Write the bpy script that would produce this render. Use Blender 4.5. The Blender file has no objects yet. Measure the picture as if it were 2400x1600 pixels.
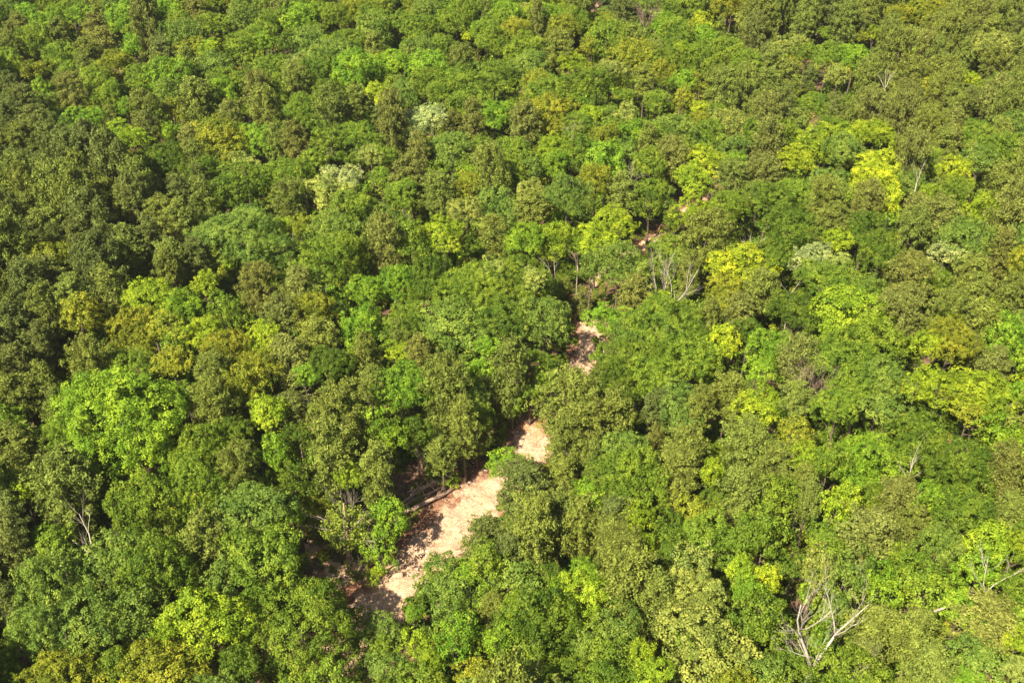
import bpy, math, random
import numpy as np
from mathutils import Vector, Matrix

R_ = random.Random(7)
NR = np.random.default_rng(7)
SC = bpy.context.scene
COL = SC.collection

# ------------------------------------------------------------------ camera
PITCH = math.radians(37.0)
LENS = 38.0
CAM_Z = 90.0
cam_d = bpy.data.cameras.new("camera")
cam = bpy.data.objects.new("camera", cam_d)
COL.objects.link(cam)
cam.location = (0, 0, CAM_Z)
cam.rotation_euler = (math.pi / 2 - PITCH, 0, 0)
cam_d.lens = LENS
cam_d.sensor_width = 36.0
cam_d.clip_start = 0.5
cam_d.clip_end = 20000.0
SC.camera = cam
FPX = LENS / 36.0 * 2400.0          # focal length in pixels of the photograph

# ------------------------------------------------------------------ light
SUN_EL = math.radians(49.0)
SUN_AZ_TRAVEL = Vector((0.58, 0.81, 0)).normalized()   # light travels to the right and away from the camera
world = bpy.data.worlds.new("World")
SC.world = world
world.use_nodes = True
nt = world.node_tree
nt.nodes.clear()
wo = nt.nodes.new("ShaderNodeOutputWorld")
wb = nt.nodes.new("ShaderNodeBackground")
sky = nt.nodes.new("ShaderNodeTexSky")
sky.sky_type = 'NISHITA'
sky.sun_disc = False
sky.sun_elevation = SUN_EL
to_sun = -SUN_AZ_TRAVEL
sky.sun_rotation = math.atan2(to_sun.x, to_sun.y)
sky.air_density = 1.0
sky.dust_density = 2.0
wb.inputs['Strength'].default_value = 0.050
nt.links.new(sky.outputs[0], wb.inputs['Color'])
nt.links.new(wb.outputs[0], wo.inputs['Surface'])
sun_d = bpy.data.lights.new("sun", 'SUN')
sun = bpy.data.objects.new("sun", sun_d)
COL.objects.link(sun)
sun_d.energy = 5.0
sun_d.angle = math.radians(0.5)
sun_d.color = (1.0, 0.90, 0.68)
trav = (SUN_AZ_TRAVEL * math.cos(SUN_EL) + Vector((0, 0, -math.sin(SUN_EL)))).normalized()
sun.rotation_euler = trav.to_track_quat('-Z', 'Y').to_euler()
sun.location = (-100, -60, 200)
SC.view_settings.view_transform = 'Standard'
SC.view_settings.look = 'None'
SC.view_settings.exposure = 1.38
SC.view_settings.gamma = 1.0
SC.view_settings.use_curve_mapping = False
SC.cycles.max_bounces = 5
SC.cycles.diffuse_bounces = 3
SC.cycles.transmission_bounces = 3
SC.cycles.glossy_bounces = 1
SC.cycles.volume_bounces = 0
SC.cycles.use_denoising = True
SC.cycles.denoiser = 'OPENIMAGEDENOISE'
SC.cycles.denoising_input_passes = 'RGB_ALBEDO_NORMAL'
SC.cycles.denoising_prefilter = 'ACCURATE'

# ------------------------------------------------------------------ camera geometry
CF = np.array([0, math.cos(PITCH), -math.sin(PITCH)])
CU = np.array([0, math.sin(PITCH), math.cos(PITCH)])
CR = np.array([1.0, 0, 0])
CP = np.array([0, 0, CAM_Z])

def ray(px, py):
    return CF + CR * ((px - 1200) / FPX) + CU * ((800 - py) / FPX)

def on_plane(px, py, z):
    d = ray(px, py)
    t = (z - CAM_Z) / d[2]
    return CP + d * t, t

def to_px(p):
    v = np.array(p) - CP
    t = float(v @ CF)
    return 1200 + FPX * float(v @ CR) / t, 800 - FPX * float(v @ CU) / t, t

# the washed out dirt track, as the photograph's ground pixels
TRACK_PX = [(700, 1640, 2.0), (780, 1532, 2.6), (855, 1430, 3.9), (925, 1350, 3.3), (1008, 1268, 3.7), (1078, 1195, 4.3), (1155, 1125, 3.7),
            (1222, 1060, 3.1), (1250, 1010, 3.1), (1280, 950, 2.3), (1340, 880, 2.2), (1374, 820, 2.8), (1374, 765, 1.9),
            (1345, 712, 1.6), (1390, 650, 1.2), (1470, 590, 1.2), (1540, 552, 1.3), (1620, 478, 0.8), (1660, 455, 1.1), (1760, 385, 1.0),
            (1900, 300, 1.6), (2060, 240, 1.0)]
TRACK = []
for x, y, w in TRACK_PX:
    p, _ = on_plane(x, y, 0.0)
    TRACK.append((p[0], p[1], w))
TRACK = np.array(TRACK)

def track_dist(x, y):
    """signed distance to the track's middle line (positive on its right hand), width there"""
    x = np.asarray(x, float); y = np.asarray(y, float)
    best = np.full(x.shape, 1e9); sgn = np.ones(x.shape); wd = np.zeros(x.shape); along = np.zeros(x.shape)
    L = 0.0
    for i in range(len(TRACK) - 1):
        ax, ay, aw = TRACK[i]; bx, by, bw = TRACK[i + 1]
        dx, dy = bx - ax, by - ay
        ll = math.hypot(dx, dy)
        t = np.clip(((x - ax) * dx + (y - ay) * dy) / (ll * ll), 0, 1)
        d = np.hypot(x - (ax + t * dx), y - (ay + t * dy))
        c = dx * (y - ay) - dy * (x - ax)
        m = d < best
        best = np.where(m, d, best)
        sgn = np.where(m, np.where(c < 0, 1.0, -1.0), sgn)
        wd = np.where(m, aw + (bw - aw) * t, wd)
        along = np.where(m, L + t * ll, along)
        L += ll
    return best * sgn, wd, along

def sstep(a, b, v):
    t = np.clip((v - a) / (b - a), 0, 1)
    return t * t * (3 - 2 * t)

def wob(x, y, s, k=0):
    return (np.sin(x / s + 1.3 + k) * np.cos(y / s * 1.13 + 0.7 * k) + 0.5 * np.sin(x / s * 2.3 + y / s * 1.7 + k * 2.1)
            + 0.25 * np.sin(x / s * 4.9 - y / s * 3.7 + k))

def terrain(x, y):
    d, w, _ = track_dist(x, y)
    right = 7.0 * sstep(3, 42, d) + 4 * sstep(30, 90, d)
    left = 0.9 * sstep(3.0, 7, -d) + 2.0 * sstep(8, 60, -d)
    n = 0.35 * wob(x, y, 6.0) + 0.9 * wob(x, y, 23.0, 2)
    far = sstep(3, 14, np.abs(d))
    base = np.where(d > 0, right, left) + n * far
    base = base + (-0.35 + 0.10 * wob(x, y, 1.1, 4)) * (1 - sstep(0.7, 1.25, np.abs(d) / np.maximum(w, 0.1)))
    return base

def tz(x, y):
    return float(terrain(np.array([x]), np.array([y]))[0])

# ------------------------------------------------------------------ helpers
def tag(o, label=None, cat=None, group=None, kind=None):
    if label: o['label'] = label
    if cat: o['category'] = cat
    if group: o['group'] = group
    if kind: o['kind'] = kind
    return o

def link(name, data, parent=None):
    o = bpy.data.objects.new(name, data)
    COL.objects.link(o)
    if parent is not None: o.parent = parent
    return o

def mesh_np(name, verts, faces_flat, per_face, mat, smooth=False, attrs=None):
    me = bpy.data.meshes.new(name)
    nv = len(verts)
    faces_flat = np.asarray(faces_flat, dtype=np.int32).ravel()
    nf = len(faces_flat) // per_face
    me.vertices.add(nv)
    me.vertices.foreach_set('co', np.asarray(verts, dtype=np.float32).ravel())
    me.loops.add(len(faces_flat))
    me.loops.foreach_set('vertex_index', faces_flat)
    me.polygons.add(nf)
    me.polygons.foreach_set('loop_start', np.arange(0, nf * per_face, per_face, dtype=np.int32))
    me.polygons.foreach_set('loop_total', np.full(nf, per_face, dtype=np.int32))
    if smooth: me.polygons.foreach_set('use_smooth', np.ones(nf, dtype=bool))
    for k, (dom, arr) in (attrs or {}).items():
        a = me.attributes.new(k, 'FLOAT', dom)
        a.data.foreach_set('value', np.asarray(arr, dtype=np.float32).ravel())
    me.update(calc_edges=True)
    if mat: me.materials.append(mat)
    return me

class Tubes:
    """tapered bent limbs collected into one mesh"""
    def __init__(s): s.v = []; s.f = []
    def add(s, pts, rads, n=6, cap=True):
        pts = [Vector(p) for p in pts]
        base = len(s.v)
        ref = Vector((0.31, 0.17, 0.93)).normalized()
        for i, (p, r) in enumerate(zip(pts, rads)):
            d = (pts[min(i + 1, len(pts) - 1)] - pts[max(i - 1, 0)]).normalized()
            a = d.cross(ref)
            if a.length < 0.05: a = d.cross(Vector((1, 0, 0)))
            a.normalize(); b = d.cross(a)
            for k in range(n):
                th = 2 * math.pi * k / n
                s.v.append(p + (a * math.cos(th) + b * math.sin(th)) * r)
        for i in range(len(pts) - 1):
            for k in range(n):
                k2 = (k + 1) % n
                s.f.append((base + i * n + k, base + i * n + k2, base + (i + 1) * n + k2, base + (i + 1) * n + k))
        if cap:
            s.f.append(tuple(base + k for k in range(n))[::-1])
            s.f.append(tuple(base + (len(pts) - 1) * n + k for k in range(n)))
    def mesh(s, name, mat):
        me = bpy.data.meshes.new(name)
        me.from_pydata([tuple(v) for v in s.v], [], s.f)
        me.materials.append(mat)
        for p in me.polygons: p.use_smooth = len(p.vertices) == 4
        return me

# ------------------------------------------------------------------ materials
def new_mat(name):
    m = bpy.data.materials.new(name); m.use_nodes = True
    m.node_tree.nodes.clear()
    return m, m.node_tree.nodes, m.node_tree.links

def leaf_material(name, transl=0.32, rough=0.55, yellow=0.5, spread=0.55):
    m, N, Lk = new_mat(name)
    out = N.new("ShaderNodeOutputMaterial")
    at = N.new("ShaderNodeAttribute"); at.attribute_type = 'INSTANCER'; at.attribute_name = 'tree_colour'
    ti = N.new("ShaderNodeAttribute"); ti.attribute_name = 'tint'
    mr = N.new("ShaderNodeMapRange")
    mr.inputs['To Min'].default_value = 1 - spread; mr.inputs['To Max'].default_value = 1 + spread
    Lk.new(ti.outputs['Fac'], mr.inputs['Value'])
    mul = N.new("ShaderNodeVectorMath"); mul.operation = 'SCALE'
    Lk.new(at.outputs['Color'], mul.inputs[0]); Lk.new(mr.outputs[0], mul.inputs['Scale'])
    hs = N.new("ShaderNodeHueSaturation")
    hr = N.new("ShaderNodeMapRange"); hr.inputs['To Min'].default_value = 0.5 + 0.012 * yellow; hr.inputs['To Max'].default_value = 0.5 - 0.022 * yellow
    Lk.new(ti.outputs['Fac'], hr.inputs['Value']); Lk.new(hr.outputs[0], hs.inputs['Hue'])
    Lk.new(mul.outputs[0], hs.inputs['Color'])
    pb = N.new("ShaderNodeBsdfPrincipled")
    pb.inputs['Roughness'].default_value = rough
    pb.inputs['Specular IOR Level'].default_value = 0.12
    Lk.new(hs.outputs[0], pb.inputs['Base Color'])
    tr = N.new("ShaderNodeBsdfTranslucent")
    Lk.new(hs.outputs[0], tr.inputs['Color'])
    mx = N.new("ShaderNodeMixShader"); mx.inputs[0].default_value = transl
    Lk.new(pb.outputs[0], mx.inputs[1]); Lk.new(tr.outputs[0], mx.inputs[2])
    Lk.new(mx.outputs[0], out.inputs['Surface'])
    return m

def noise_mat(name, stops, scale=1.0, rough=0.9, bump=0.3, detail=8, distort=0.0, second=None, coords='Object'):
    m, N, Lk = new_mat(name)
    out = N.new("ShaderNodeOutputMaterial")
    tc = N.new("ShaderNodeTexCoord")
    no = N.new("ShaderNodeTexNoise"); no.inputs['Scale'].default_value = scale; no.inputs['Detail'].default_value = detail
    no.inputs['Roughness'].default_value = 0.62; no.inputs['Distortion'].default_value = distort
    Lk.new(tc.outputs[coords], no.inputs['Vector'])
    cr = N.new("ShaderNodeValToRGB")
    e = cr.color_ramp.elements
    while len(e) < len(stops): e.new(0.5)
    for el, (p, c) in zip(e, stops):
        el.position = p; el.color = (*c, 1)
    Lk.new(no.outputs['Fac'], cr.inputs[0])
    pb = N.new("ShaderNodeBsdfPrincipled"); pb.inputs['Roughness'].default_value = rough
    pb.inputs['Specular IOR Level'].default_value = 0.2
    col = cr.outputs[0]
    if second:
        col = second(N, Lk, tc, col)
    Lk.new(col, pb.inputs['Base Color'])
    if bump:
        bp = N.new("ShaderNodeBump"); bp.inputs['Strength'].default_value = bump; bp.inputs['Distance'].default_value = 0.15
        n2 = N.new("ShaderNodeTexNoise"); n2.inputs['Scale'].default_value = scale * 4; n2.inputs['Detail'].default_value = 8
        Lk.new(tc.outputs[coords], n2.inputs['Vector']); Lk.new(n2.outputs['Fac'], bp.inputs['Height'])
        Lk.new(bp.outputs[0], pb.inputs['Normal'])
    Lk.new(pb.outputs[0], out.inputs['Surface'])
    return m

M_LEAF = leaf_material("broad_leaves", 0.24, 0.5, 1.3, 0.44)
M_NEEDLE = leaf_material("pine_needles", 0.12, 0.6, 0.3, 0.52)
M_BARK = noise_mat("tree_bark", [(0.3, (0.07, 0.05, 0.038)), (0.7, (0.2, 0.155, 0.12))], 3, bump=0.5)
M_PALE_BARK = noise_mat("weathered_wood", [(0.3, (0.28, 0.24, 0.20)), (0.7, (0.54, 0.48, 0.41))], 2.5, bump=0.3)
M_GREY_TWIG = noise_mat("grey_twigs", [(0.3, (0.20, 0.16, 0.13)), (0.7, (0.38, 0.32, 0.27))], 2.5, bump=0.0)
M_RED_TWIG = noise_mat("reddish_twigs", [(0.3, (0.19, 0.125, 0.105)), (0.7, (0.33, 0.23, 0.19))], 2.5, bump=0.0)
M_LOG = noise_mat("log_bark", [(0.3, (0.20, 0.13, 0.095)), (0.55, (0.36, 0.26, 0.20)), (0.75, (0.52, 0.41, 0.33))], 2.0, bump=0.6)
M_STICK = noise_mat("dry_sticks", [(0.3, (0.42, 0.26, 0.19)), (0.7, (0.70, 0.52, 0.40))], 2.5, bump=0.0)
M_ROCK = noise_mat("pale_stone", [(0.3, (0.40, 0.30, 0.23)), (0.7, (0.72, 0.60, 0.48))], 2.0, bump=0.4)

def floor_second(N, Lk, tc, col):
    n = N.new("ShaderNodeTexNoise"); n.inputs['Scale'].default_value = 0.22; n.inputs['Detail'].default_value = 6
    Lk.new(tc.outputs['Object'], n.inputs['Vector'])
    r = N.new("ShaderNodeValToRGB"); r.color_ramp.elements[0].position = 0.5; r.color_ramp.elements[1].position = 0.62
    Lk.new(n.outputs['Fac'], r.inputs[0])
    mx = N.new("ShaderNodeMix"); mx.data_type = 'RGBA'; mx.inputs['B'].default_value = (0.05, 0.075, 0.018, 1)
    Lk.new(r.outputs[0], mx.inputs['Factor']); Lk.new(col, mx.inputs['A'])
    return mx.outputs['Result']
M_FLOOR = noise_mat("forest_floor", [(0.3, (0.07, 0.038, 0.026)), (0.5, (0.12, 0.07, 0.045)), (0.7, (0.22, 0.13, 0.09))], 1.6, bump=0.6, second=floor_second)

def track_material():
    m, N, Lk = new_mat("dirt")
    out = N.new("ShaderNodeOutputMaterial"); tc = N.new("ShaderNodeTexCoord")
    def noise(scale, detail=8, dist=0.0, vec=None, rough=0.6):
        n = N.new("ShaderNodeTexNoise"); n.inputs['Scale'].default_value = scale; n.inputs['Detail'].default_value = detail
        n.inputs['Distortion'].default_value = dist; n.inputs['Roughness'].default_value = rough
        Lk.new(vec or tc.outputs['Object'], n.inputs['Vector']); return n
    def ramp(src, stops):
        r = N.new("ShaderNodeValToRGB"); e = r.color_ramp.elements
        while len(e) < len(stops): e.new(0.5)
        for el, (p, c) in zip(e, stops): el.position = p; el.color = (*c, 1)
        Lk.new(src, r.inputs[0]); return r
    def mix(a, b, f):
        x = N.new("ShaderNodeMix"); x.data_type = 'RGBA'
        Lk.new(f, x.inputs['Factor'])
        for s, k in ((a, 'A'), (b, 'B')):
            if isinstance(s, tuple): x.inputs[k].default_value = (*s, 1)
            else: Lk.new(s, x.inputs[k])
        return x.outputs['Result']
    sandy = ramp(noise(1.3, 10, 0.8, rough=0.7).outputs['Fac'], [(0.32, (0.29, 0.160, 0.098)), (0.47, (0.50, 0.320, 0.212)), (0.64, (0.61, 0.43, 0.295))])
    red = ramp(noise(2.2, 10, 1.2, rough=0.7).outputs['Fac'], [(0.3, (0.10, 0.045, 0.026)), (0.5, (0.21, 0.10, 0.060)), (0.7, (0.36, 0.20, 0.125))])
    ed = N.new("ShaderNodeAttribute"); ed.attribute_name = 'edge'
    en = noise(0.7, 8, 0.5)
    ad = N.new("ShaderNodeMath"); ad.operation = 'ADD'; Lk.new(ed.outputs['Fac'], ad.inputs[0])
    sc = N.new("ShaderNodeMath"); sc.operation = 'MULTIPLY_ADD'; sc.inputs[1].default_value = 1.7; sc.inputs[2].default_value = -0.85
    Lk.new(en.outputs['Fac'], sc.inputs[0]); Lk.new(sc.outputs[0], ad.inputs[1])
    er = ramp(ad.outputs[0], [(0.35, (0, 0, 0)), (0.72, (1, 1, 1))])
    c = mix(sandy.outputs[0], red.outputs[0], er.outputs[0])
    og = N.new("ShaderNodeAttribute"); og.attribute_name = 'orange'
    c = mix(c, (0.42, 0.18, 0.06), og.outputs['Fac'])
    # dark litter flecks
    fl = noise(6.5, 6, 0.2, rough=0.75)
    fr = ramp(fl.outputs['Fac'], [(0.58, (0, 0, 0)), (0.68, (0.5, 0.5, 0.5))])
    c = mix(c, (0.20, 0.115, 0.075), fr.outputs[0])
    pb = N.new("ShaderNodeBsdfPrincipled"); pb.inputs['Roughness'].default_value = 0.95
    pb.inputs['Specular IOR Level'].default_value = 0.1
    Lk.new(c, pb.inputs['Base Color'])
    bp = N.new("ShaderNodeBump"); bp.inputs['Strength'].default_value = 0.8; bp.inputs['Distance'].default_value = 0.25
    Lk.new(noise(2.6, 10, 0.6, rough=0.7).outputs['Fac'], bp.inputs['Height']); Lk.new(bp.outputs[0], pb.inputs['Normal'])
    Lk.new(pb.outputs[0], out.inputs['Surface'])
    return m
M_DIRT = track_material()

# ------------------------------------------------------------------ ground
def grid_mesh(name, xs, ys, zfun, mat, attrs=None):
    X, Y = np.meshgrid(xs, ys)
    Z = zfun(X, Y)
    v = np.stack([X.ravel(), Y.ravel(), Z.ravel()], 1)
    nx, ny = len(xs), len(ys)
    i = np.arange(nx * ny).reshape(ny, nx)
    f = np.stack([i[:-1, :-1].ravel(), i[:-1, 1:].ravel(), i[1:, 1:].ravel(), i[1:, :-1].ravel()], 1)
    at = {k: ('POINT', fn(X, Y).ravel()) for k, fn in (attrs or {}).items()}
    return mesh_np(name, v, f, 4, mat, smooth=True, attrs=at)

def spaced(inner0, inner1, step, outer):
    mid = np.arange(inner0, inner1 + step, step)
    g = []
    s = step * 2; p = inner1
    while p < outer: p += s; s *= 1.5; g.append(min(p, outer))
    h = []
    s = step * 2; p = inner0
    while p > -outer: p -= s; s *= 1.5; h.append(max(p, -outer))
    return np.array(h[::-1] + list(mid[:-1]) + [inner1 + step * 0.7] + g)

def ground_z(X, Y):
    z = terrain(X, Y)
    m = sstep(450, 900, np.hypot(X, Y - 150))
    return z * (1 - m)
gx = spaced(-150, 170, 1.3, 6000); gy = spaced(30, 310, 1.3, 9000)
gx = np.unique(gx); gy = np.unique(gy)
ground = link("ground", grid_mesh("ground", gx, gy, ground_z, M_FLOOR))
tag(ground, kind='structure')

# the dirt track: a strip that follows the middle line; its uneven edges dip under the forest floor
def strip(name, path, mat, nu=26, step=0.35, orange=None):
    P = np.array(path)
    seg = np.hypot(np.diff(P[:, 0]), np.diff(P[:, 1])); s = np.concatenate([[0], np.cumsum(seg)])
    t = np.arange(0, s[-1], step)
    # smooth the middle line
    def samp(k):
        a = np.interp(t, s, P[:, k]); ker = np.hanning(15); ker /= ker.sum()
        return np.convolve(np.pad(a, 7, mode='edge'), ker, 'valid')
    cx, cy, w = samp(0), samp(1), samp(2)
    dx, dy = np.gradient(cx), np.gradient(cy); l = np.hypot(dx, dy); nx_, ny_ = dy / l, -dx / l
    u = np.linspace(-1.55, 1.55, nu)
    X = cx[:, None] + nx_[:, None] * u[None] * w[:, None]
    Y = cy[:, None] + ny_[:, None] * u[None] * w[:, None]
    au = np.abs(u)[None] + 0.16 * wob(X, Y, 1.0, 1) + 0.10 * wob(X, Y, 0.37, 5)
    Z = terrain(X, Y) + 0.16 - 0.75 * sstep(0.95, 1.35, au) + 0.035 * wob(X, Y, 0.5, 3) + 0.02 * wob(X, Y, 0.21, 6)
    n, m_ = X.shape
    i = np.arange(n * m_).reshape(n, m_)
    f = np.stack([i[:-1, :-1].ravel(), i[:-1, 1:].ravel(), i[1:, 1:].ravel(), i[1:, :-1].ravel()], 1)
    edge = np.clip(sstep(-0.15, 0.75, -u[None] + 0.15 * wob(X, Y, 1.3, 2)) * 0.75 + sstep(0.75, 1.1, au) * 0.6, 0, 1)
    og = np.zeros_like(X)
    if orange is not None:
        d = np.hypot((X - orange[0]), (Y - orange[1]) * 0.6)
        og = 0.8 * (1 - sstep(0.5, 2.6, d + 0.5 * wob(X, Y, 0.7, 8)))
    v = np.stack([X.ravel(), Y.ravel(), Z.ravel()], 1)
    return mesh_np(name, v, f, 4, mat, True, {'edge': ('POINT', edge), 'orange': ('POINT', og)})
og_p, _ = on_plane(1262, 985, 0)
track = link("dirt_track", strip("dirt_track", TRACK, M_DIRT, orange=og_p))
tag(track, kind='structure')

def patch(cx, cy, rx, ry, seed):
    """a bare earth bank draped on the ground"""
    n = 22
    xs = np.linspace(-1.4, 1.4, n); X, Y = np.meshgrid(xs, xs)
    rr = np.hypot(X, Y) + 0.2 * wob(X * 3, Y * 3, 1.0, seed)
    WX = cx + X * rx; WY = cy + Y * ry
    Z = terrain(WX, WY) + 0.22 - 0.9 * sstep(0.75, 1.25, rr)
    i = np.arange(n * n).reshape(n, n)
    f = np.stack([i[:-1, :-1].ravel(), i[:-1, 1:].ravel(), i[1:, 1:].ravel(), i[1:, :-1].ravel()], 1)
    v = np.stack([WX.ravel(), WY.ravel(), Z.ravel()], 1)
    return mesh_np("soil_patch", v, f, 4, M_DIRT, True, {'edge': ('POINT', np.clip(rr * 0.55, 0, 1)), 'orange': ('POINT', np.zeros_like(rr))})
PATCHES = []
for px, py, rx, ry in [(788, 1352, 2.4, 2.0), (735, 1285, 1.5, 1.2), (842, 1345, 2.0, 1.6), (1835, 92, 1.8, 5.0), (1842, 60, 1.2, 4.0), (1912, 72, 1.4, 5.0), (1870, 90, 2.6, 1.8), (1400, 12, 1.4, 5.0), (1695, 58, 1.0, 4.0),
                       (1605, 30, 1.0, 4.0), (2016, 96, 1.1, 3.0), (2384, 52, 1.2, 4.0), (2375, 160, 1.0, 3.0),
                       (440, 622, 1.6, 1.3), (252, 690, 1.5, 1.2), (20, 1420, 1.6, 1.5), (500, 1408, 1.2, 1.0)]:
    z = 0
    for _ in range(5):
        p, _t = on_plane(px, py, z); z = tz(p[0], p[1])
    PATCHES.append((p[0], p[1], max(rx, ry)))
    o = link("soil_patch", patch(p[0], p[1], rx, ry, px * 0.01)); tag(o, kind='structure')

# ------------------------------------------------------------------ foliage
def leaves_mesh(name, cen, nor, size, mat, tint, aspect=0.8, fold=0.25):
    """one folded leaf cluster (a bent quad) at every point"""
    n = len(cen)
    nor = nor / np.linalg.norm(nor, axis=1, keepdims=True)
    r = NR.normal(size=(n, 3)); a = np.cross(nor, r); a /= np.linalg.norm(a, axis=1, keepdims=True) + 1e-9
    b = np.cross(nor, a)
    s = size[:, None]
    v = np.empty((n, 4, 3))
    j = NR.uniform(0.7, 1.15, size=(n, 4, 1))
    v[:, 0] = cen - a * s * j[:, 0]
    v[:, 1] = cen - b * s * aspect * j[:, 1] + nor * s * fold
    v[:, 2] = cen + a * s * j[:, 2]
    v[:, 3] = cen + b * s * aspect * j[:, 3] - nor * s * fold * 0.3
    f = np.arange(n * 4).reshape(n, 4)
    return mesh_np(name, v.reshape(-1, 3), f, 4, mat, False, {'tint': ('FACE', tint)})

def rdir(n):
    d = NR.normal(size=(n, 3)); return d / np.linalg.norm(d, axis=1, keepdims=True)

def broad_crown(name, a, c, lobes, puff, per_puff, leaf, gap=1.0, seed=0, mat=None):
    global NR
    NR = np.random.default_rng(1000 + seed)
    # big lobes: the branches' own masses
    L = [(np.array([0, 0, -0.08]), 0.55 if a > 5 else 0.46)]
    k = 0
    while len(L) < lobes and k < 4000:
        k += 1
        d = rdir(1)[0]
        if d[2] < -0.45: continue
        rad = NR.uniform(0.26, 0.44)
        cc = d * (1 - rad) * NR.uniform(0.80, 1.08)
        if all(np.linalg.norm(cc - q) > 0.62 * max(rad, rr) for q, rr in L[1:]): L.append((cc, rad))
    C = np.array([q for q, _ in L]); Rr = np.array([r for _, r in L])
    S = np.array([a, a, c])
    area = 4 * math.pi * (Rr ** 2).sum() * a * (a + c) / 2
    n = int(area / (puff * puff * 1.45) * 1.3)
    li = NR.choice(len(L), n, p=Rr ** 2 / (Rr ** 2).sum())
    d = rdir(n)
    P = C[li] + d * (Rr[li] * NR.uniform(0.86, 1.06, n))[:, None]
    keep = d[:, 2] > -0.55
    for q, r in L:
        keep &= ~((np.linalg.norm(P - q, axis=1) < r * 0.86))
    keep &= P[:, 2] > -0.62
    # thin out at random so that gaps show
    g = wob(P[:, 0] * 3.1, P[:, 1] * 3.1, 1.0, seed) + wob(P[:, 2] * 3.7, P[:, 0] * 3.3, 1.0, seed + 2)
    keep &= (g > -1.7 + 0.9 * (1 - gap)) | (NR.random(n) < 0.15)
    keep &= NR.random(n) < gap
    P = P[keep]; D = d[keep]
    th = np.arctan2(P[:, 1], P[:, 0])
    bulge = 1 + 0.15 * np.sin(2 * th + seed) + 0.13 * np.sin(3 * th + seed * 1.7 + 2 * P[:, 2]) + 0.06 * np.sin(5 * th - seed)
    P = P * np.stack([bulge, bulge, 1 + 0.09 * np.sin(2.5 * P[:, 0] + seed) + 0.07 * np.sin(3.1 * P[:, 1] + 2 * seed)], 1) * S
    # clumps about a metre across stand out, with dark crevices between them
    cl = wob(P[:, 0] + 0.7 * P[:, 2], P[:, 1] - 0.6 * P[:, 2], 0.27, seed) + 0.6 * wob(P[:, 1] + P[:, 2], P[:, 0] - P[:, 2], 0.19, seed + 5)
    ok = cl > -1.15
    P, D, cl = P[ok], D[ok], cl[ok]
    P = P + D * (0.24 * np.clip(cl, -1.6, 1.6))[:, None]
    m = len(P)
    pr = puff * NR.uniform(0.55, 1.2, m)
    pt = np.clip(NR.normal(0.5, 0.15, m) + 0.28 * wob(P[:, 0], P[:, 1] + P[:, 2], 1.1, seed), 0, 1)
    cnt = np.maximum(8, (per_puff * (pr / puff) ** 2)).astype(int)
    pi = np.repeat(np.arange(m), cnt); N = len(pi)
    e = rdir(N) + D[pi] * 0.7 + np.array([0, 0, 0.3]); e /= np.linalg.norm(e, axis=1, keepdims=True)
    pos = P[pi] + e * (pr[pi] * NR.uniform(0.55, 1.12, N))[:, None]
    nor = e * 1.0 + NR.normal(size=(N, 3)) * 0.30 + np.array([0, 0, 0.1])
    tint = np.clip(pt[pi] + NR.normal(0, 0.16, N), 0, 1)
    # a thin inner filling so that the crown is not hollow
    q = int(N * 0.05)
    ip = rdir(q) * (NR.random(q) ** 0.5 * 0.72)[:, None]; ip[:, 2] = np.abs(ip[:, 2]) * NR.choice([1, -0.5], q)
    pos = np.concatenate([pos, ip * S]); nor = np.concatenate([nor, rdir(q) + np.array([0, 0, 0.6])])
    tint = np.concatenate([tint, NR.uniform(0.2, 0.6, q)])
    sz = leaf * NR.uniform(0.6, 1.25, len(pos))
    return leaves_mesh(name, pos, nor, sz, mat or M_LEAF, tint)

def pine_crown(name, a, c, nb, leaf, seed=0, droop=0.15):
    global NR
    NR = np.random.default_rng(2000 + seed)
    pts, outd, pr = [], [], []
    for i in range(nb):
        z = NR.uniform(-1, 1)
        z = math.copysign(abs(z) ** 0.95, z)
        prof = math.sqrt(max(0.02, 1 - max(0, z) ** 2.1)) if z > 0 else (1 - 0.42 * abs(z) ** 1.5)
        th = NR.uniform(0, 2 * math.pi)
        ln = prof * NR.uniform(0.62, 1.08) * (1 + 0.14 * math.sin(th * 2 + seed))
        for s in np.arange(0.35 if ln > 0.6 else 0.2, 1.01, 0.19):
            if NR.random() < 0.14: continue
            r = ln * s
            x, y = math.cos(th) * r * a, math.sin(th) * r * a
            zz = z * c * 0.93 + (0.35 * s * s - droop * s) * a * 0.5
            x += NR.normal(0, 0.12); y += NR.normal(0, 0.12); zz += NR.normal(0, 0.15)
            pts.append((x, y, zz)); dd = np.array([math.cos(th) * s, math.sin(th) * s, 0.55 + max(0, z)]); outd.append(dd / np.linalg.norm(dd))
            pr.append(NR.uniform(0.22, 0.44) * (0.8 + 0.1 * a))
    P = np.array(pts); D = np.array(outd); pr = np.array(pr); m = len(P)
    pt = np.clip(NR.normal(0.5, 0.17, m), 0, 1)
    cnt = np.maximum(7, 28 * (pr / 0.35) ** 2).astype(int)
    pi = np.repeat(np.arange(m), cnt); N = len(pi)
    e = rdir(N) + D[pi] * 0.6 + np.array([0, 0, 0.3]); e /= np.linalg.norm(e, axis=1, keepdims=True)
    pos = P[pi] + e * (pr[pi] * NR.uniform(0.5, 1.15, N))[:, None]
    nor = e * 0.85 + NR.normal(size=(N, 3)) * 0.5
    tint = np.clip(pt[pi] + NR.normal(0, 0.2, N), 0, 1)
    sz = leaf * NR.uniform(0.6, 1.3, N)
    return leaves_mesh(name, pos, nor, sz, M_NEEDLE, tint, aspect=0.42, fold=0.2)

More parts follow.
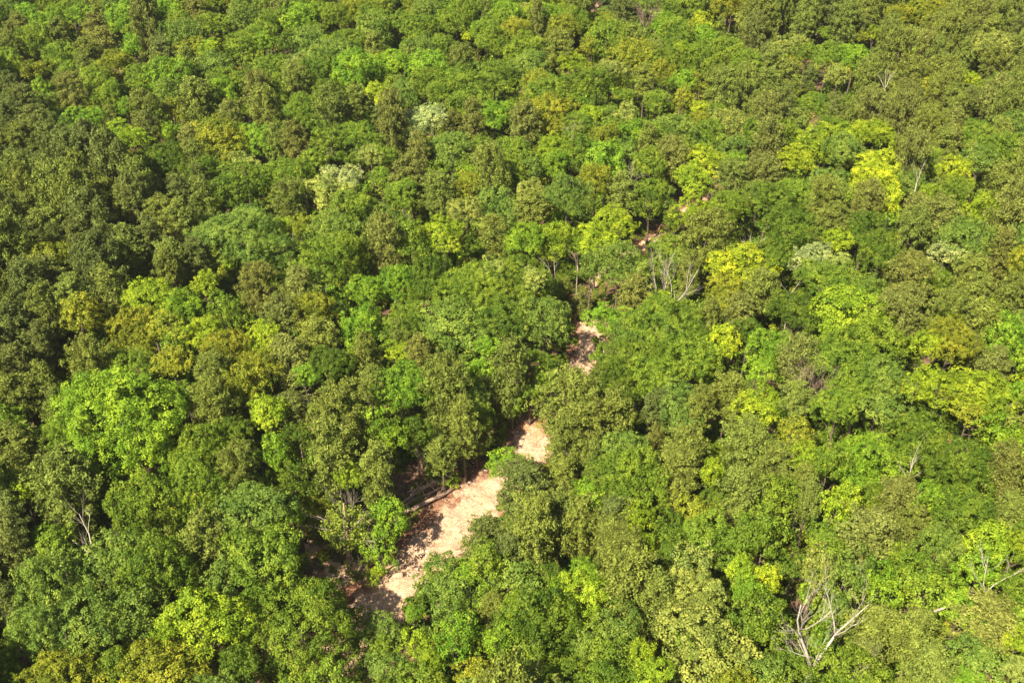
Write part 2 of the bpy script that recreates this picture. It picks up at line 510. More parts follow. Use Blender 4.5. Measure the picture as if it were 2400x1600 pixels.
def trunk_mesh(name, kind, seed):
    """12 m tall, 0.2 m thick at the foot (scaled by the tree); limbs reach into the crown"""
    rr = random.Random(seed)
    T = Tubes()
    k = 7; H = 12.0
    lean = (rr.uniform(-0.25, 0.25), rr.uniform(-0.25, 0.25))
    def ax(t): return Vector((lean[0] * t * t + 0.12 * math.sin(4 * t + seed) - 0.12 * math.sin(seed), lean[1] * t * t + 0.1 * (math.cos(5 * t) - 1), t * H))
    pts = [ax(i / k * 0.80) for i in range(k + 1)]
    pts[0].z = -0.4
    T.add(pts, [0.26] + [0.2 * (1 - 0.8 * (i / k)) for i in range(1, k + 1)], 7)
    nb = 8 if kind == 'broad' else 10
    for i in range(nb):
        t = 0.42 + 0.34 * i / nb
        th = rr.uniform(0, 6.28); ln = rr.uniform(1.2, 2.0) * (1.1 - 0.5 * t)
        p0 = ax(t); up = rr.uniform(0.5, 1.4) if kind == 'broad' else rr.uniform(0.0, 0.3)
        mid = p0 + Vector((math.cos(th) * ln * 0.5, math.sin(th) * ln * 0.5, up * 0.4))
        end = p0 + Vector((math.cos(th + 0.2) * ln, math.sin(th + 0.2) * ln, up))
        T.add([p0, mid, end], [0.07, 0.05, 0.015], 4, cap=False)
    return T.mesh(name, M_BARK)

# ------------------------------------------------------------------ species
PROTO = {}
for i in range(4): PROTO.setdefault('big', []).append((broad_crown("crown_big", 6.0, 5.0, 22 + 3 * i, 0.46, 44, 0.083, 0.96, i), 6.0, 5.0))
for i in range(6): PROTO.setdefault('mid', []).append((broad_crown("crown_mid", 3.6, 3.4, 13 + i, 0.42, 34, 0.090, 0.94, 20 + i), 3.6, 3.4))
for i in range(4): PROTO.setdefault('small', []).append((broad_crown("crown_small", 2.0, 2.1, 9 + i, 0.36, 30, 0.085, 0.84, 40 + i), 2.0, 2.1))
for i in range(4): PROTO.setdefault('open', []).append((broad_crown("crown_open", 3.4, 3.6, 15 + i, 0.44, 38, 0.098, 0.68, 60 + i), 3.4, 3.6))
for i in range(7): PROTO.setdefault('pine', []).append((pine_crown("crown_pine", 2.1, 3.6, 120, 0.122, i), 2.1, 3.6))
for i in range(4): PROTO.setdefault('widepine', []).append((pine_crown("crown_wide_pine", 3.3, 3.7, 190, 0.132, 10 + i), 3.3, 3.7))
for i in range(3): PROTO.setdefault('bush', []).append((broad_crown("crown_bush", 1.1, 0.9, 6, 0.34, 24, 0.11, 0.9, 80 + i), 1.1, 0.9))
TRUNKS = {'broad': [trunk_mesh("trunk_broad", 'broad', i) for i in range(4)], 'pine': [trunk_mesh("trunk_pine", 'pine', 10 + i) for i in range(4)]}
print("TRIS protos", sum(len(m.polygons) * 2 for v in PROTO.values() for m, _, _ in v), {k: len(v[0][0].polygons) for k, v in PROTO.items()})

CLS = {  # colour of the leaves, kind
    'P': ((0.152, 0.190, 0.031), 'pine'), 'Q': ((0.120, 0.150, 0.032), 'pine'), 'R': ((0.160, 0.181, 0.036), 'pine'),
    'G': ((0.141, 0.225, 0.020), 'broad'), 'D': ((0.096, 0.162, 0.015), 'broad'), 'B': ((0.160, 0.290, 0.020), 'broad'),
    'Y': ((0.215, 0.315, 0.018), 'broad'), 'L': ((0.300, 0.390, 0.020), 'broad'), 'C': ((0.30, 0.37, 0.12), 'broad'),
    'K': ((0.250, 0.308, 0.058), 'broad'), 'S': ((0.141, 0.222, 0.032), 'broad'), 'O': ((0.202, 0.238, 0.020), 'broad'),
}
WORD = {'P': 'olive green', 'Q': 'dark olive', 'R': 'brownish olive', 'G': 'mid green', 'D': 'deep green', 'B': 'bright green', 'Y': 'lime green',
        'L': 'lemon yellow', 'C': 'cream-flowered', 'K': 'pale yellowish', 'S': 'sage green', 'O': 'golden olive'}
NAME = {'P': 'pine_tree', 'Q': 'pine_tree', 'R': 'pine_tree', 'G': 'broadleaf_tree', 'D': 'broadleaf_tree', 'S': 'broadleaf_tree', 'B': 'maple_tree',
        'Y': 'maple_tree', 'L': 'maple_tree', 'O': 'oak_tree', 'K': 'oak_tree', 'C': 'flowering_tree'}

# crowns read off the photograph: x, y, width, height in its pixels, colour class [, height of the crown's middle above the ground]
TREES = [
# lower left
(297,1000,290,270,'B'),(57,1145,95,110,'Y'),(155,1155,170,200,'P'),(38,1050,110,120,'P'),(340,1195,150,180,'G'),(460,1155,130,170,'G'),
(562,1112,120,155,'P'),(646,1065,80,150,'B'),(690,1135,75,120,'D'),(30,1290,90,180,'Q'),(20,1420,80,150,'Q'),(22,1215,90,120,'Q'),
(125,1270,100,95,'G'),(115,1385,150,200,'S'),(265,1325,180,180,'S'),(375,1345,150,180,'G'),(215,1465,190,180,'S'),(95,1490,130,150,'S'),
(318,1450,120,140,'S'),(600,1212,180,150,'S'),(620,1312,180,180,'G'),(525,1362,90,150,'S'),(478,1470,170,190,'Y'),(712,1502,306,280,'G',6.3),
(140,1592,160,100,'O'),(363,1585,190,120,'O'),(15,1575,80,100,'D'),(35,1490,60,60,'Y'),(270,1570,100,90,'D'),(600,1430,90,80,'G'),(560,1560,80,110,'D'),
# by the track
(816,1122,62,120,'Y',8),(915,1222,86,105,'B',5.6),(893,1290,92,110,'B',4.0),(876,1352,46,46,'Y',1.4),(882,1115,88,150,'P',8),(775,1085,100,190,'P',9),(803,985,150,140,'P'),
(944,916,125,135,'B'),(911,1028,75,105,'B'),(978,1015,70,90,'D'),(1044,930,118,190,'P'),(1087,1005,75,150,'P',8.5),(1035,1062,80,90,'P',6.5),
(1134,985,60,125,'G',6.2),(1195,880,95,175,'P',8.5),(1262,880,92,110,'G',5.8),(1334,962,150,140,'P',9),(1322,1057,100,160,'P',8),(1382,1015,90,150,'P'),
(1325,1128,75,110,'P',6),(1194,1095,94,92,'B',5.0),(1224,1152,122,142,'Q',5.2),(1251,1258,140,190,'P'),(1138,1270,105,90,'Q',6),
(1143,1330,110,140,'G'),(1028,1350,108,100,'S',5.5),(1058,1417,88,120,'S'),(968,1438,40,85,'B',4),(824,1462,84,90,'G',3.2),(850,1520,70,80,'S',4),(903,1480,82,76,'S',4.5),
(897,1525,60,90,'G'),(908,1562,90,80,'S'),(980,1518,80,100,'Y'),(1012,1548,60,70,'Y'),(1072,1507,110,150,'B'),(985,1592,130,60,'G'),
(1313,1223,90,140,'P'),(1265,1480,170,200,'D'),(1328,1582,90,60,'D'),(1222,1592,90,60,'S'),(1205,1420,70,60,'Y'),(1180,1500,90,120,'B'),(1120,1580,90,80,'O'),
(735,1200,70,90,'O',4),(745,1245,60,60,'R',2.5),(700,1210,45,110,'B',6),(690,1330,80,60,'D',3),(1100,1340,60,90,'B'),(1190,1290,60,80,'Q'),
(1243,922,90,80,'G',5.2),(1200,958,54,64,'D',3.6),(1118,1048,44,60,'D',3.5),(1000,1045,60,70,'D',4.5),
# lower middle right
(1464,1065,110,110,'S'),(1445,1112,110,110,'G'),(1445,1150,90,90,'D'),(1502,1128,120,140,'G'),(1380,1163,90,90,'B'),(1487,1214,76,120,'Y'),
(1508,1275,50,65,'Y'),(1606,1050,100,120,'P'),(1590,1113,100,120,'P'),(1667,1110,62,115,'Y'),(1743,1057,130,140,'P'),(1621,1207,110,110,'O'),
(1667,1175,60,80,'G'),(1740,1165,110,140,'P'),(1564,1258,92,130,'D'),(1437,1214,90,90,'Q'),(1426,1255,90,90,'P'),(1361,1237,90,150,'P'),
(1456,1312,130,120,'P'),(1472,1380,130,190,'P'),(1368,1344,70,80,'B'),(1364,1413,150,160,'Y'),(1437,1475,120,75,'S'),(1376,1515,62,92,'S'),
(1437,1550,130,120,'G'),(1506,1532,60,90,'Y'),(1533,1410,110,150,'P'),(1625,1329,110,130,'K'),(1615,1390,130,120,'K'),(1672,1405,70,80,'K'),
(1671,1268,130,110,'G'),(1540,1352,42,72,'L'),(1736,1337,60,90,'Y'),(1755,1390,70,80,'B'),(1795,1364,60,120,'L'),(1655,1520,230,150,'K'),
(1774,1459,125,170,'D'),(1529,1585,90,70,'Y'),(1785,1262,120,150,'G'),(1575,1300,60,60,'D'),(1300,1355,60,60,'D'),
# lower right
(1814,1088,90,110,'P'),(1860,1023,80,90,'O'),(1895,1078,95,90,'Y'),(1946,1092,80,110,'G'),(2028,1086,150,140,'B'),(1883,1122,62,70,'P'),
(1898,1168,70,90,'P'),(1818,1165,100,110,'G'),(1967,1191,100,120,'Y'),(2097,1172,100,110,'R'),(2028,1268,130,160,'R'),(2128,1240,80,120,'P'),
(2150,1030,140,130,'D'),(2250,1110,150,160,'D'),(2268,1205,140,110,'D'),(2350,1107,80,150,'R'),(2357,1035,110,120,'B'),(1937,1278,110,100,'G'),
(1914,1344,90,130,'K'),(1983,1352,110,160,'S'),(2059,1378,100,140,'B'),(2155,1371,130,130,'G'),(2197,1287,130,130,'S'),(2319,1279,110,110,'Y'),
(2382,1275,60,90,'Y'),(2296,1348,100,110,'B'),(2250,1430,95,90,'B'),(2051,1488,130,140,'P'),(2143,1497,110,150,'P'),(2307,1462,130,150,'R'),
(2285,1555,110,120,'S'),(2174,1578,120,90,'P'),(2025,1550,100,90,'R'),(2384,1500,60,110,'Y'),(1917,1520,70,110,'B'),(1842,1560,100,100,'D'),
(1784,1585,110,70,'S'),(1650,1432,80,70,'P'),(2380,1390,80,120,'G'),(2370,1200,80,100,'P'),(2180,1170,80,110,'B'),(2100,1080,90,90,'G'),
(2040,1170,70,80,'G'),(2105,1320,80,90,'G'),(2385,1580,70,80,'K'),(1965,1440,80,90,'S'),
# right middle
(1623,423,90,85,'Y'),(1715,434,90,90,'P'),(1784,423,90,90,'R'),(1799,473,100,90,'D'),(1849,541,130,110,'D'),(1630,505,90,90,'Y'),
(1707,492,100,90,'G'),(2051,423,95,90,'L'),(2086,475,60,90,'L'),(2032,478,90,80,'R'),(1929,469,90,80,'P'),(1944,430,90,70,'S'),(2243,403,75,75,'L'),
(2170,461,45,60,'Y'),(2308,505,90,110,'Y'),(2231,457,90,90,'G'),(2346,457,110,130,'P'),(2147,496,70,80,'R'),(2197,513,90,90,'R'),
(1952,526,80,80,'P'),(2028,538,105,90,'D'),(2059,593,100,105,'D'),(1963,566,60,62,'Y'),(2258,572,140,110,'S'),(2218,596,72,52,'C'),
(2273,649,90,90,'P'),(2128,662,110,90,'R'),(2155,635,55,60,'Y'),(1906,614,100,62,'C'),(1963,622,70,60,'K'),(1925,662,110,80,'G'),
(1990,675,110,90,'G'),(2040,678,60,70,'S'),(1738,632,125,85,'L'),(1657,568,120,80,'P'),(1814,607,110,90,'D'),(1696,690,100,90,'O'),
(1780,685,90,80,'P'),(1726,732,80,90,'R'),(1868,735,120,110,'D'),(1998,752,170,120,'Y'),(2020,805,150,100,'G'),(2109,740,110,100,'R'),
(2227,746,110,110,'P'),(2285,692,90,90,'P'),(2365,698,90,120,'P'),(2231,802,110,110,'O'),(2361,805,105,150,'B'),(1688,808,72,130,'L'),
(1562,785,196,148,'G'),(1620,848,130,130,'G'),(1807,815,90,90,'B'),(1753,783,70,80,'D'),(1868,842,100,100,'R'),(1780,862,70,70,'B'),
(1868,934,70,75,'P'),(1703,926,80,110,'P'),(1772,953,100,90,'Y'),(1983,853,130,100,'G'),(2013,911,130,110,'G'),(2070,892,110,110,'S'),
(2174,810,60,100,'Y'),(2197,911,140,110,'Y'),(2308,930,130,120,'Y'),(2270,962,100,80,'O'),(1963,957,110,90,'G'),(2078,957,100,100,'S'),
(2327,862,80,100,'R'),(1640,955,80,110,'P'),(2380,930,60,100,'B'),
# centre
(1088,499,80,80,'K'),(1245,452,72,52,'K'),(1329,463,105,105,'S'),(1245,490,70,80,'P'),(1459,457,75,100,'P'),(1525,468,100,100,'G',8),
(1430,528,100,62,'Y'),(1302,568,110,100,'Y'),(1229,564,90,80,'B'),(1160,553,80,80,'P'),(1398,566,90,60,'Y'),(1451,620,125,95,'S'),
(1382,632,70,80,'S'),(1486,696,80,80,'R'),(1560,575,65,50,'G'),(1110,692,165,120,'G'),(1203,685,165,130,'G'),(1058,772,160,130,'S'),
(1278,762,136,135,'S'),(1170,755,120,110,'D'),(1249,652,65,38,'K',11.5),(1153,638,80,40,'K',11),(1360,706,55,70,'R',3.5),(1425,752,90,90,'B'),(1547,719,80,75,'Y'),
(1478,788,100,90,'S'),(1497,850,120,110,'G'),(1302,858,52,60,'G',3.6),(1142,813,60,50,'B'),(1440,900,105,115,'D'),(1528,892,130,110,'G'),
(1417,838,60,70,'G',6),(1372,905,42,45,'Y',3),(1597,957,130,110,'S'),(1543,955,80,90,'Q'),(1330,640,60,50,'D',4),
(548,441,130,110,'D'),(650,421,110,90,'G'),(678,475,90,110,'P'),(800,429,105,58,'C'),(774,464,115,72,'K'),(819,494,115,90,'G'),
(573,566,185,150,'S'),(666,537,60,55,'Y'),(710,534,52,62,'O'),(787,566,130,130,'S'),(749,619,145,110,'G'),(812,609,100,145,'G'),
(898,582,88,150,'R'),(959,559,80,100,'G'),(946,457,80,80,'G'),(962,419,90,85,'R'),(1026,456,80,80,'P'),(1042,550,100,72,'Y'),
(1010,668,110,140,'D'),(937,673,90,110,'B'),(608,676,100,110,'R'),(698,676,90,72,'R'),(656,740,90,90,'Q'),(733,740,100,110,'O'),
(749,797,90,110,'P'),(678,848,100,110,'R'),(847,778,105,185,'B'),(860,685,90,62,'B'),(946,753,100,90,'G'),(937,784,60,70,'P'),
(927,826,62,60,'Y'),(978,826,60,82,'R'),(525,737,90,110,'G'),(611,776,60,60,'Y'),(627,807,80,90,'Y'),(532,826,110,110,'O'),(595,864,105,80,'O'),
(771,864,100,100,'D'),(717,882,60,60,'B'),(870,900,70,90,'P'),
# left middle
(345,700,100,90,'Y'),(482,668,75,62,'Y'),(425,720,90,80,'B'),(318,784,130,110,'O'),(390,770,90,80,'O'),(478,785,90,90,'Y'),(306,861,110,90,'G'),(400,850,90,80,'O'),
(190,747,90,140,'O'),(172,700,90,100,'P'),(214,862,120,120,'P'),(497,872,80,80,'P'),(500,968,108,150,'P'),(577,911,90,120,'O'),
(34,930,100,120,'P'),(107,918,80,140,'P'),(38,862,90,120,'Q'),(23,765,90,120,'Q'),(96,804,70,100,'Q'),(250,910,90,80,'B'),(630,968,80,90,'Y'),
(690,960,80,90,'Q'),(440,930,80,80,'G'),(555,1010,60,80,'D'),(700,1030,70,90,'D'),
(385,505,75,100,'P'),(430,520,75,110,'P'),(300,590,80,120,'P'),(350,560,70,110,'Q'),(400,610,70,100,'P'),(455,600,70,90,'Q'),
# top left
(60,30,50,45,'B'),(170,22,60,40,'G'),(192,38,62,42,'B'),(45,55,40,50,'R'),(140,85,62,60,'P'),(225,72,60,42,'R'),(240,105,60,50,'R'),(205,128,60,60,'P'),
(268,148,70,50,'O'),(380,128,62,60,'Q'),(490,115,58,52,'Y'),(460,28,60,52,'R'),(572,190,60,50,'G'),(100,212,48,62,'B'),(165,215,70,70,'R'),
(200,288,85,70,'B'),(125,305,90,80,'S'),(340,265,80,90,'P'),(295,255,40,60,'B'),(460,242,90,70,'P'),(540,270,52,70,'R'),(445,335,60,50,'R'),
(390,382,110,70,'D'),(570,385,62,60,'K'),(60,345,90,100,'P'),(285,330,100,60,'Y'),(250,368,60,80,'R'),(310,110,50,60,'B'),(330,180,70,60,'G'),
(55,250,80,90,'Q'),(20,290,80,90,'Q'),(80,290,70,80,'Q'),(20,215,70,80,'Q'),(85,165,60,60,'O'),(500,60,70,50,'G'),(560,110,80,60,'G'),
# top middle
(695,205,80,100,'P'),(690,152,62,36,'K'),(880,213,48,42,'L'),(903,237,42,45,'L'),(985,292,100,52,'C'),(1015,262,48,44,'C'),(1055,290,50,62,'R'),(980,352,50,80,'R'),
(1060,352,100,70,'S'),(1140,372,62,60,'K'),(870,372,62,62,'K'),(840,322,90,70,'G'),(690,335,62,100,'R'),(760,322,70,80,'G'),(925,150,80,62,'B'),
(830,242,62,62,'P'),(893,275,42,62,'Q'),(1160,180,90,70,'G'),(1095,86,24,28,'L'),(670,100,50,50,'D'),(640,160,80,60,'G'),(740,30,60,40,'G'),
(655,20,50,40,'R'),(820,100,70,60,'G'),(955,60,80,50,'G'),(1080,150,70,80,'P'),(1160,270,80,60,'B'),(1040,110,60,60,'G'),
(1228,25,36,38,'K'),(1300,22,22,40,'K'),(1650,58,52,58,'L'),(1650,85,60,50,'B'),(1530,112,46,50,'K'),(1595,112,30,40,'Y'),(1335,145,66,52,'Y'),(1308,122,78,62,'P'),
(1432,176,84,44,'K'),(1600,192,50,60,'B'),(1690,218,95,72,'P'),(1640,256,45,36,'L'),(1382,272,62,50,'Y'),(1580,312,100,70,'S'),
(1652,382,88,78,'L'),(1292,342,70,52,'Y'),(1572,372,80,70,'R'),(1460,32,60,50,'Q'),(1400,195,100,60,'G'),(1510,190,60,60,'P'),(1340,210,80,60,'G'),
(1470,270,60,60,'K'),(1540,240,70,60,'G'),(1230,300,90,80,'R'),(1350,300,80,70,'G'),(1700,120,80,70,'G'),(1750,150,80,60,'G'),
# top right
(1960,186,54,66,'K'),(2272,190,52,46,'Y'),(2050,318,85,60,'Y'),(2028,300,45,45,'L'),(2112,342,50,58,'L'),(2055,388,90,50,'L'),
(1975,247,50,52,'D'),(1900,252,80,60,'G'),(1862,377,76,66,'L'),(2040,262,90,60,'R'),(1850,182,62,70,'P'),(2350,205,80,50,'S'),(1800,200,60,60,'P'),
(2130,195,90,60,'P'),(2000,140,90,50,'B'),(1940,130,70,50,'G'),(1860,110,70,50,'K'),(1890,125,60,40,'G'),(2270,235,50,60,'Q'),(2180,300,80,70,'P'),(2290,320,80,70,'G'),
(1980,60,80,70,'P'),(2110,40,70,50,'O'),(2140,90,60,50,'K'),(2050,80,34,70,'Y'),
]

def make_spot(px, py, w, h, cls, hc=None, rnd=None):
    kind = CLS[cls][1]
    if hc is None:
        hc = (9.0 if kind == 'broad' else 9.2) + (rnd.uniform(-0.6, 0.6) if rnd else 0)
    z = hc
    for _ in range(7):
        p, t = on_plane(px, py, z)
        g = tz(p[0], p[1])
        z = 0.5 * z + 0.5 * (g + hc)
    p, t = on_plane(px, py, z)
    a = 0.5 * w * 1.08 * t / FPX
    dep = math.atan2(CAM_Z - z, math.hypot(p[0], p[1]))
    hv = 0.5 * h * 1.04 * t / FPX
    q = hv * hv - (a * math.sin(dep)) ** 2
    c = math.sqrt(max(q, 0.01)) / math.cos(dep)
    c = min(max(c, 0.78 * a), 1.35 * a) if kind == 'broad' else min(max(c, 1.25 * a), 2.2 * a)
    return dict(x=float(p[0]), y=float(p[1]), g=z - hc, hc=hc, a=float(a), c=float(c), cls=cls, kind=kind, px=px, py=py, w=w)

SPOTS = [make_spot(*t[:5], hc=(t[5] if len(t) > 5 else None), rnd=R_) for t in TREES]
for s in SPOTS: s['own'] = True

# pixels that must stay open (ground seen there): x, y, radius
OPEN = [(1900, 1500, 62), (1960, 1500, 40), (1850, 1470, 40), (1545, 640, 44), (1895, 888, 28), (1760, 550, 12), (2312, 1350, 28), (1342, 300, 9), (2075, 195, 9), (1512, 55, 18), (222, 1255, 26), (275, 1225, 12), (2112, 1088, 14), (1475, 405, 11), (1350, 630, 16),
        (880, 1400, 60), (925, 1375, 50), (950, 1320, 45), (1000, 1250, 60), (1060, 1210, 75), (1110, 1150, 55), (965, 1165, 60), (1010, 1130, 50), (1150, 1080, 40), (1200, 1020, 45),
        (1245, 1010, 45), (1275, 1075, 40), (790, 1350, 34), (815, 1215, 66), (745, 1290, 50), (1372, 760, 26), (1372, 830, 36), (1365, 870, 26), (1345, 710, 14),
        (1535, 552, 15), (1655, 458, 9), (1895, 297, 9), (1835, 85, 16), (1842, 50, 9), (1912, 70, 9), (1400, 15, 10), (1695, 55, 6),
        (2385, 50, 7), (720, 1275, 24), (440, 622, 12), (1510, 550, 14), (500, 1400, 34), (470, 1420, 20), (1190, 975, 20), (1110, 1095, 36), (1030, 1100, 26)]
def is_open(px, py, rad):
    return any(math.hypot(px - x, py - y) < r + rad * 0.75 for x, y, r in OPEN if r)

def region(px, py, r):
    """class of a crown that fills in between the read ones"""
    u = r.random()
    def pick(t):
        v = u * sum(t.values())
        for k, w in t.items():
            v -= w
            if v <= 0: return k
        return k
    if (px < 470 and 330 < py < 690) or (px < 260 and 690 <= py < 1000) or (px < 60 and py > 1150): return pick({'Q': 5, 'P': 4.5, 'O': 0.5})
    if px > 1760 and py < 300: return pick({'P': 6, 'Q': 2, 'R': 1, 'G': 1.0, 'O': 0.7, 'K': 0.5})
    if px > 2050 and py < 720: return pick({'P': 4, 'R': 3, 'G': 2, 'S': 2, 'Y': 0.5})
    if px > 2150: return pick({'P': 2, 'G': 3, 'O': 2, 'S': 2, 'B': 1, 'Y': 1})
    if py < 130 and px < 1700: return pick({'G': 6, 'S': 2, 'B': 2.6, 'O': 1.5, 'P': 0.8, 'R': 0.4, 'Y': 0.9})
    if py < 420 and px < 620: return pick({'P': 1.0, 'O': 2.2, 'G': 4.8, 'R': 0.3, 'S': 1.8, 'B': 1.2, 'Y': 0.6})
    if py < 420: return pick({'G': 5.5, 'O': 1.7, 'P': 0.8, 'B': 1.8, 'K': 0.6, 'S': 1.5, 'R': 0.2, 'Y': 1.0, 'D': 0.6})
    if px > 1350: return pick({'P': 1.6, 'G': 3.8, 'S': 1.8, 'O': 1.5, 'B': 1, 'Y': 0.8, 'D': 1, 'R': 0.5})
    return pick({'G': 4.5, 'P': 1.8, 'D': 2, 'O': 1.2, 'S': 1.5, 'B': 0.8, 'R': 0.6})

# fill the rest of the ground, first with full size trees, then with smaller ones
from collections import defaultdict
CELL = 6.0
hashg = defaultdict(list)
def put(s): hashg[(int(s['x'] // CELL), int(s['y'] // CELL))].append(s)
for s in SPOTS: put(s)
def near(x, y, reach=14):
    k = int(reach // CELL) + 1
    cx, cy = int(x // CELL), int(y // CELL)
    for i in range(cx - k, cx + k + 1):
        for j in range(cy - k, cy + k + 1):
            yield from hashg.get((i, j), ())
rf = random.Random(11)
def inside(x, y, m=1.0):
    """is the spot in the view, with a margin for a step to the side"""
    px, py, t = to_px((x, y, 9.0))
    return -190 * m < px < 2590 * m and -60 < py < 1790, px, py
def fill(n, amin, amax, overlap, hlo, hhi, keep=1.0):
    cand = []
    for _ in range(n):
        y = 42 + (rf.random() ** 0.8) * 262; half = 0.58 * (y + 22) + 6
        cand.append((rf.uniform(-half, half), y))
    ca = np.array(cand); DD, WW, _a = track_dist(ca[:, 0], ca[:, 1]); GG = terrain(ca[:, 0], ca[:, 1])
    for (x, y), d, w, g in zip(cand, DD, WW, GG):
        d, w, g = float(d), float(w), float(g)
        ok, px, py = inside(x, y)
        if not ok: continue
        cls = region(px, py, rf)
        kind = CLS[cls][1]
        a = rf.uniform(amin, amax) * (1.0 if kind == 'broad' else 0.84)
        if abs(d) < w + 0.8: continue
        hc = rf.uniform(hlo, hhi)
        qx, qy, t = to_px((x, y, g + hc)); rad = a * FPX / t
        if qx < 800 and qy > 880 and a < 2.9 and rf.random() < 0.6: continue
        if is_open(qx, qy, rad): continue
        bad = False
        for s in near(x, y):
            if math.hypot(x - s['x'], y - s['y']) < overlap * (a + s['a']): bad = True; break
        if bad: continue
        # do not stand in front of a read crown: compare in the picture
        if 0 < qx < 2400 and 0 < qy < 1600:
            for s in SPOTS:
                if s.get('own') and abs(s['px'] - qx) < 0.42 * s['w'] + rad * 0.35 and abs(s['py'] - qy) < 0.42 * s['w'] + rad * 0.45: bad = True; break
        if bad: continue
        c = a * (rf.uniform(0.85, 1.1) if kind == 'broad' else rf.uniform(1.6, 2.3))
        s = dict(x=x, y=y, g=g, hc=hc, a=a, c=c, cls=cls, kind=kind, px=qx, py=qy, w=2 * rad)
        SPOTS.append(s); put(s)
fill(9000, 3.0, 4.6, 0.64, 7.6, 9.0)
fill(16000, 2.1, 3.1, 0.62, 6.8, 8.4)
fill(16000, 1.4, 2.2, 0.68, 4.8, 7.2)
print("SPOTS", len(SPOTS), {k: sum(1 for s in SPOTS if s['kind'] == k) for k in ('broad', 'pine')})

# which are seen largest; the first 300 of a kind become objects of their own, the rest one mass
for s in SPOTS:
    _, _, t = to_px((s['x'], s['y'], s['g'] + s['hc'])); s['t'] = t
    s['size'] = s['a'] * (s['a'] + s['c']) / t / t * (1.0 if s.get('own') else 0.45)
    s['in'] = -s['w'] * 0.5 < s['px'] < 2400 + s['w'] * 0.5 and -s['w'] * 0.5 < s['py'] < 1600 + s['w'] * 0.6
by = defaultdict(list)
for s in SPOTS: by[NAME[s['cls']]].append(s)
INDIV, MASS = [], []
for nm, l in by.items():
    l.sort(key=lambda s: (not s['in'], -s['size']))
    k = sum(1 for s in l if s['in'])
    INDIV += l[:min(300, k)]; MASS += l[min(300, k):]
print("INDIV", len(INDIV), "MASS", len(MASS), {k: len(v) for k, v in by.items()})

def proto_for(s, r):
    a = s['a']
    if s['kind'] == 'pine': key = 'pine' if a < 2.75 else 'widepine'
    else:
        key = 'big' if a > 4.7 else ('mid' if a > 2.6 else 'small')
        if s['cls'] in 'YBLK' and 2.4 < a < 4.7 and r.random() < 0.55: key = 'open'
    return key, r.randrange(len(PROTO[key]))

def vary(c, r):
    k = r.uniform(0.88, 1.13); h = r.uniform(-0.05, 0.05)
    return (c[0] * k * (1 + h), c[1] * k, c[2] * k * (1 - h))

rp = random.Random(21)
LAND = [  # places a label can point from: x, y, words
 (990, 1155, "the fallen log"), (905, 1385, "the lowest bare dirt patch"), (1235, 1010, "the orange-tinged dirt patch"), (1372, 830, "the narrow sunlit dirt strip"),
 (1890, 1500, "the big white dead tree"), (1555, 650, "the bare grey tree"), (1895, 893, "the bare reddish tree"), (1760, 550, "the small white snag"),
 (1350, 625, "the thin snag over the track"), (297, 1000, "the huge bright green crown"), (715, 1495, "the huge crown below the dirt"), (1180, 710, "the great green dome"),
 (1738, 632, "the lemon crown right of centre"), (2060, 420, "the largest lemon yellow crowns"), (1652, 382, "the lemon crown above centre"), (800, 430, "the cream-flowered crown"),
 (985, 290, "the upper cream-flowered crown"), (1688, 808, "the tall thin lemon crown"), (1655, 1520, "the wide pale yellow-green crown"), (1835, 80, "the pink soil gaps"),
 (1650, 58, "the topmost lemon crown"), (1960, 186, "the pale oval crown"), (190, 340, "the left pine stand's top"), (0, 1600, "the photo's bottom left corner"), (2400, 1600, "the photo's bottom right corner"),
 (0, 0, "the photo's top left corner"), (2400, 0, "the photo's top right corner"), (0, 800, "the middle of the left edge"), (2400, 850, "the middle of the right edge"), (600, 0, "the top edge a quarter along"),
 (1200, 1600, "the middle of the bottom edge"), (530, 560, "the round sage crown at left"), (1555, 785, "the broad crown right of the strip"), (1120, 0, "the middle of the top edge"),
 (2308, 500, "the slim yellow crown at right"), (2220, 596, "the small cream crown at right"), (880, 225, "the small lemon crown up high"), (562, 1112, "the round pine beside the dark gap"), (847, 778, "the tall bright green crown")]
SECT = ["right of", "upper right of", "above", "upper left of", "left of", "lower left of", "below", "lower right of"]
ORD = ["nearest", "second", "third", "fourth", "fifth", "sixth", "seventh", "eighth", "ninth", "tenth", "eleventh", "twelfth"]
def short(t):
    return t if len(t.split()) <= 16 else t.replace(' such', '')
def desc(s):
    w = s['w'] * (1 + (s['py'] < 500) * 0.5)
    size = 'large' if w > 125 else ('small' if w < 68 else 'medium')
    kind = {'pine_tree': 'pine', 'broadleaf_tree': 'broadleaf', 'maple_tree': 'leafy tree', 'oak_tree': 'oak-like tree', 'flowering_tree': 'tree'}[NAME[s['cls']]]
    return f"{size} {WORD[s['cls']]} {kind}"
bydesc = defaultdict(list)
for s in INDIV: s['desc'] = desc(s); bydesc[s['desc']].append(s)
for d, l in bydesc.items():
    best = {}
    for li, (lx, ly, lw) in enumerate(LAND):
        sec = defaultdict(list)
        for s in l:
            dx, dy = s['px'] - lx, -(s['py'] - ly)
            dist = math.hypot(dx, dy)
            if dist < 12: continue
            k = int(((math.degrees(math.atan2(dy, dx)) + 22.5) % 360) // 45)
            sec[k].append((dist, id(s), s))
        for k, m in sec.items():
            m.sort()
            for o_, (dist, _, s) in enumerate(m[:12]):
                score = o_ * 1.5 + dist / 130
                if id(s) not in best or score < best[id(s)][0]: best[id(s)] = (score, o_, k, lw)
    for s in l:
        b = best.get(id(s))
        if b is None:
            s['label'] = d + " in the dense canopy"; continue
        _, o_, k, lw = b
        s['label'] = short(f"{d}, {ORD[o_]} such {SECT[k]} {lw}")
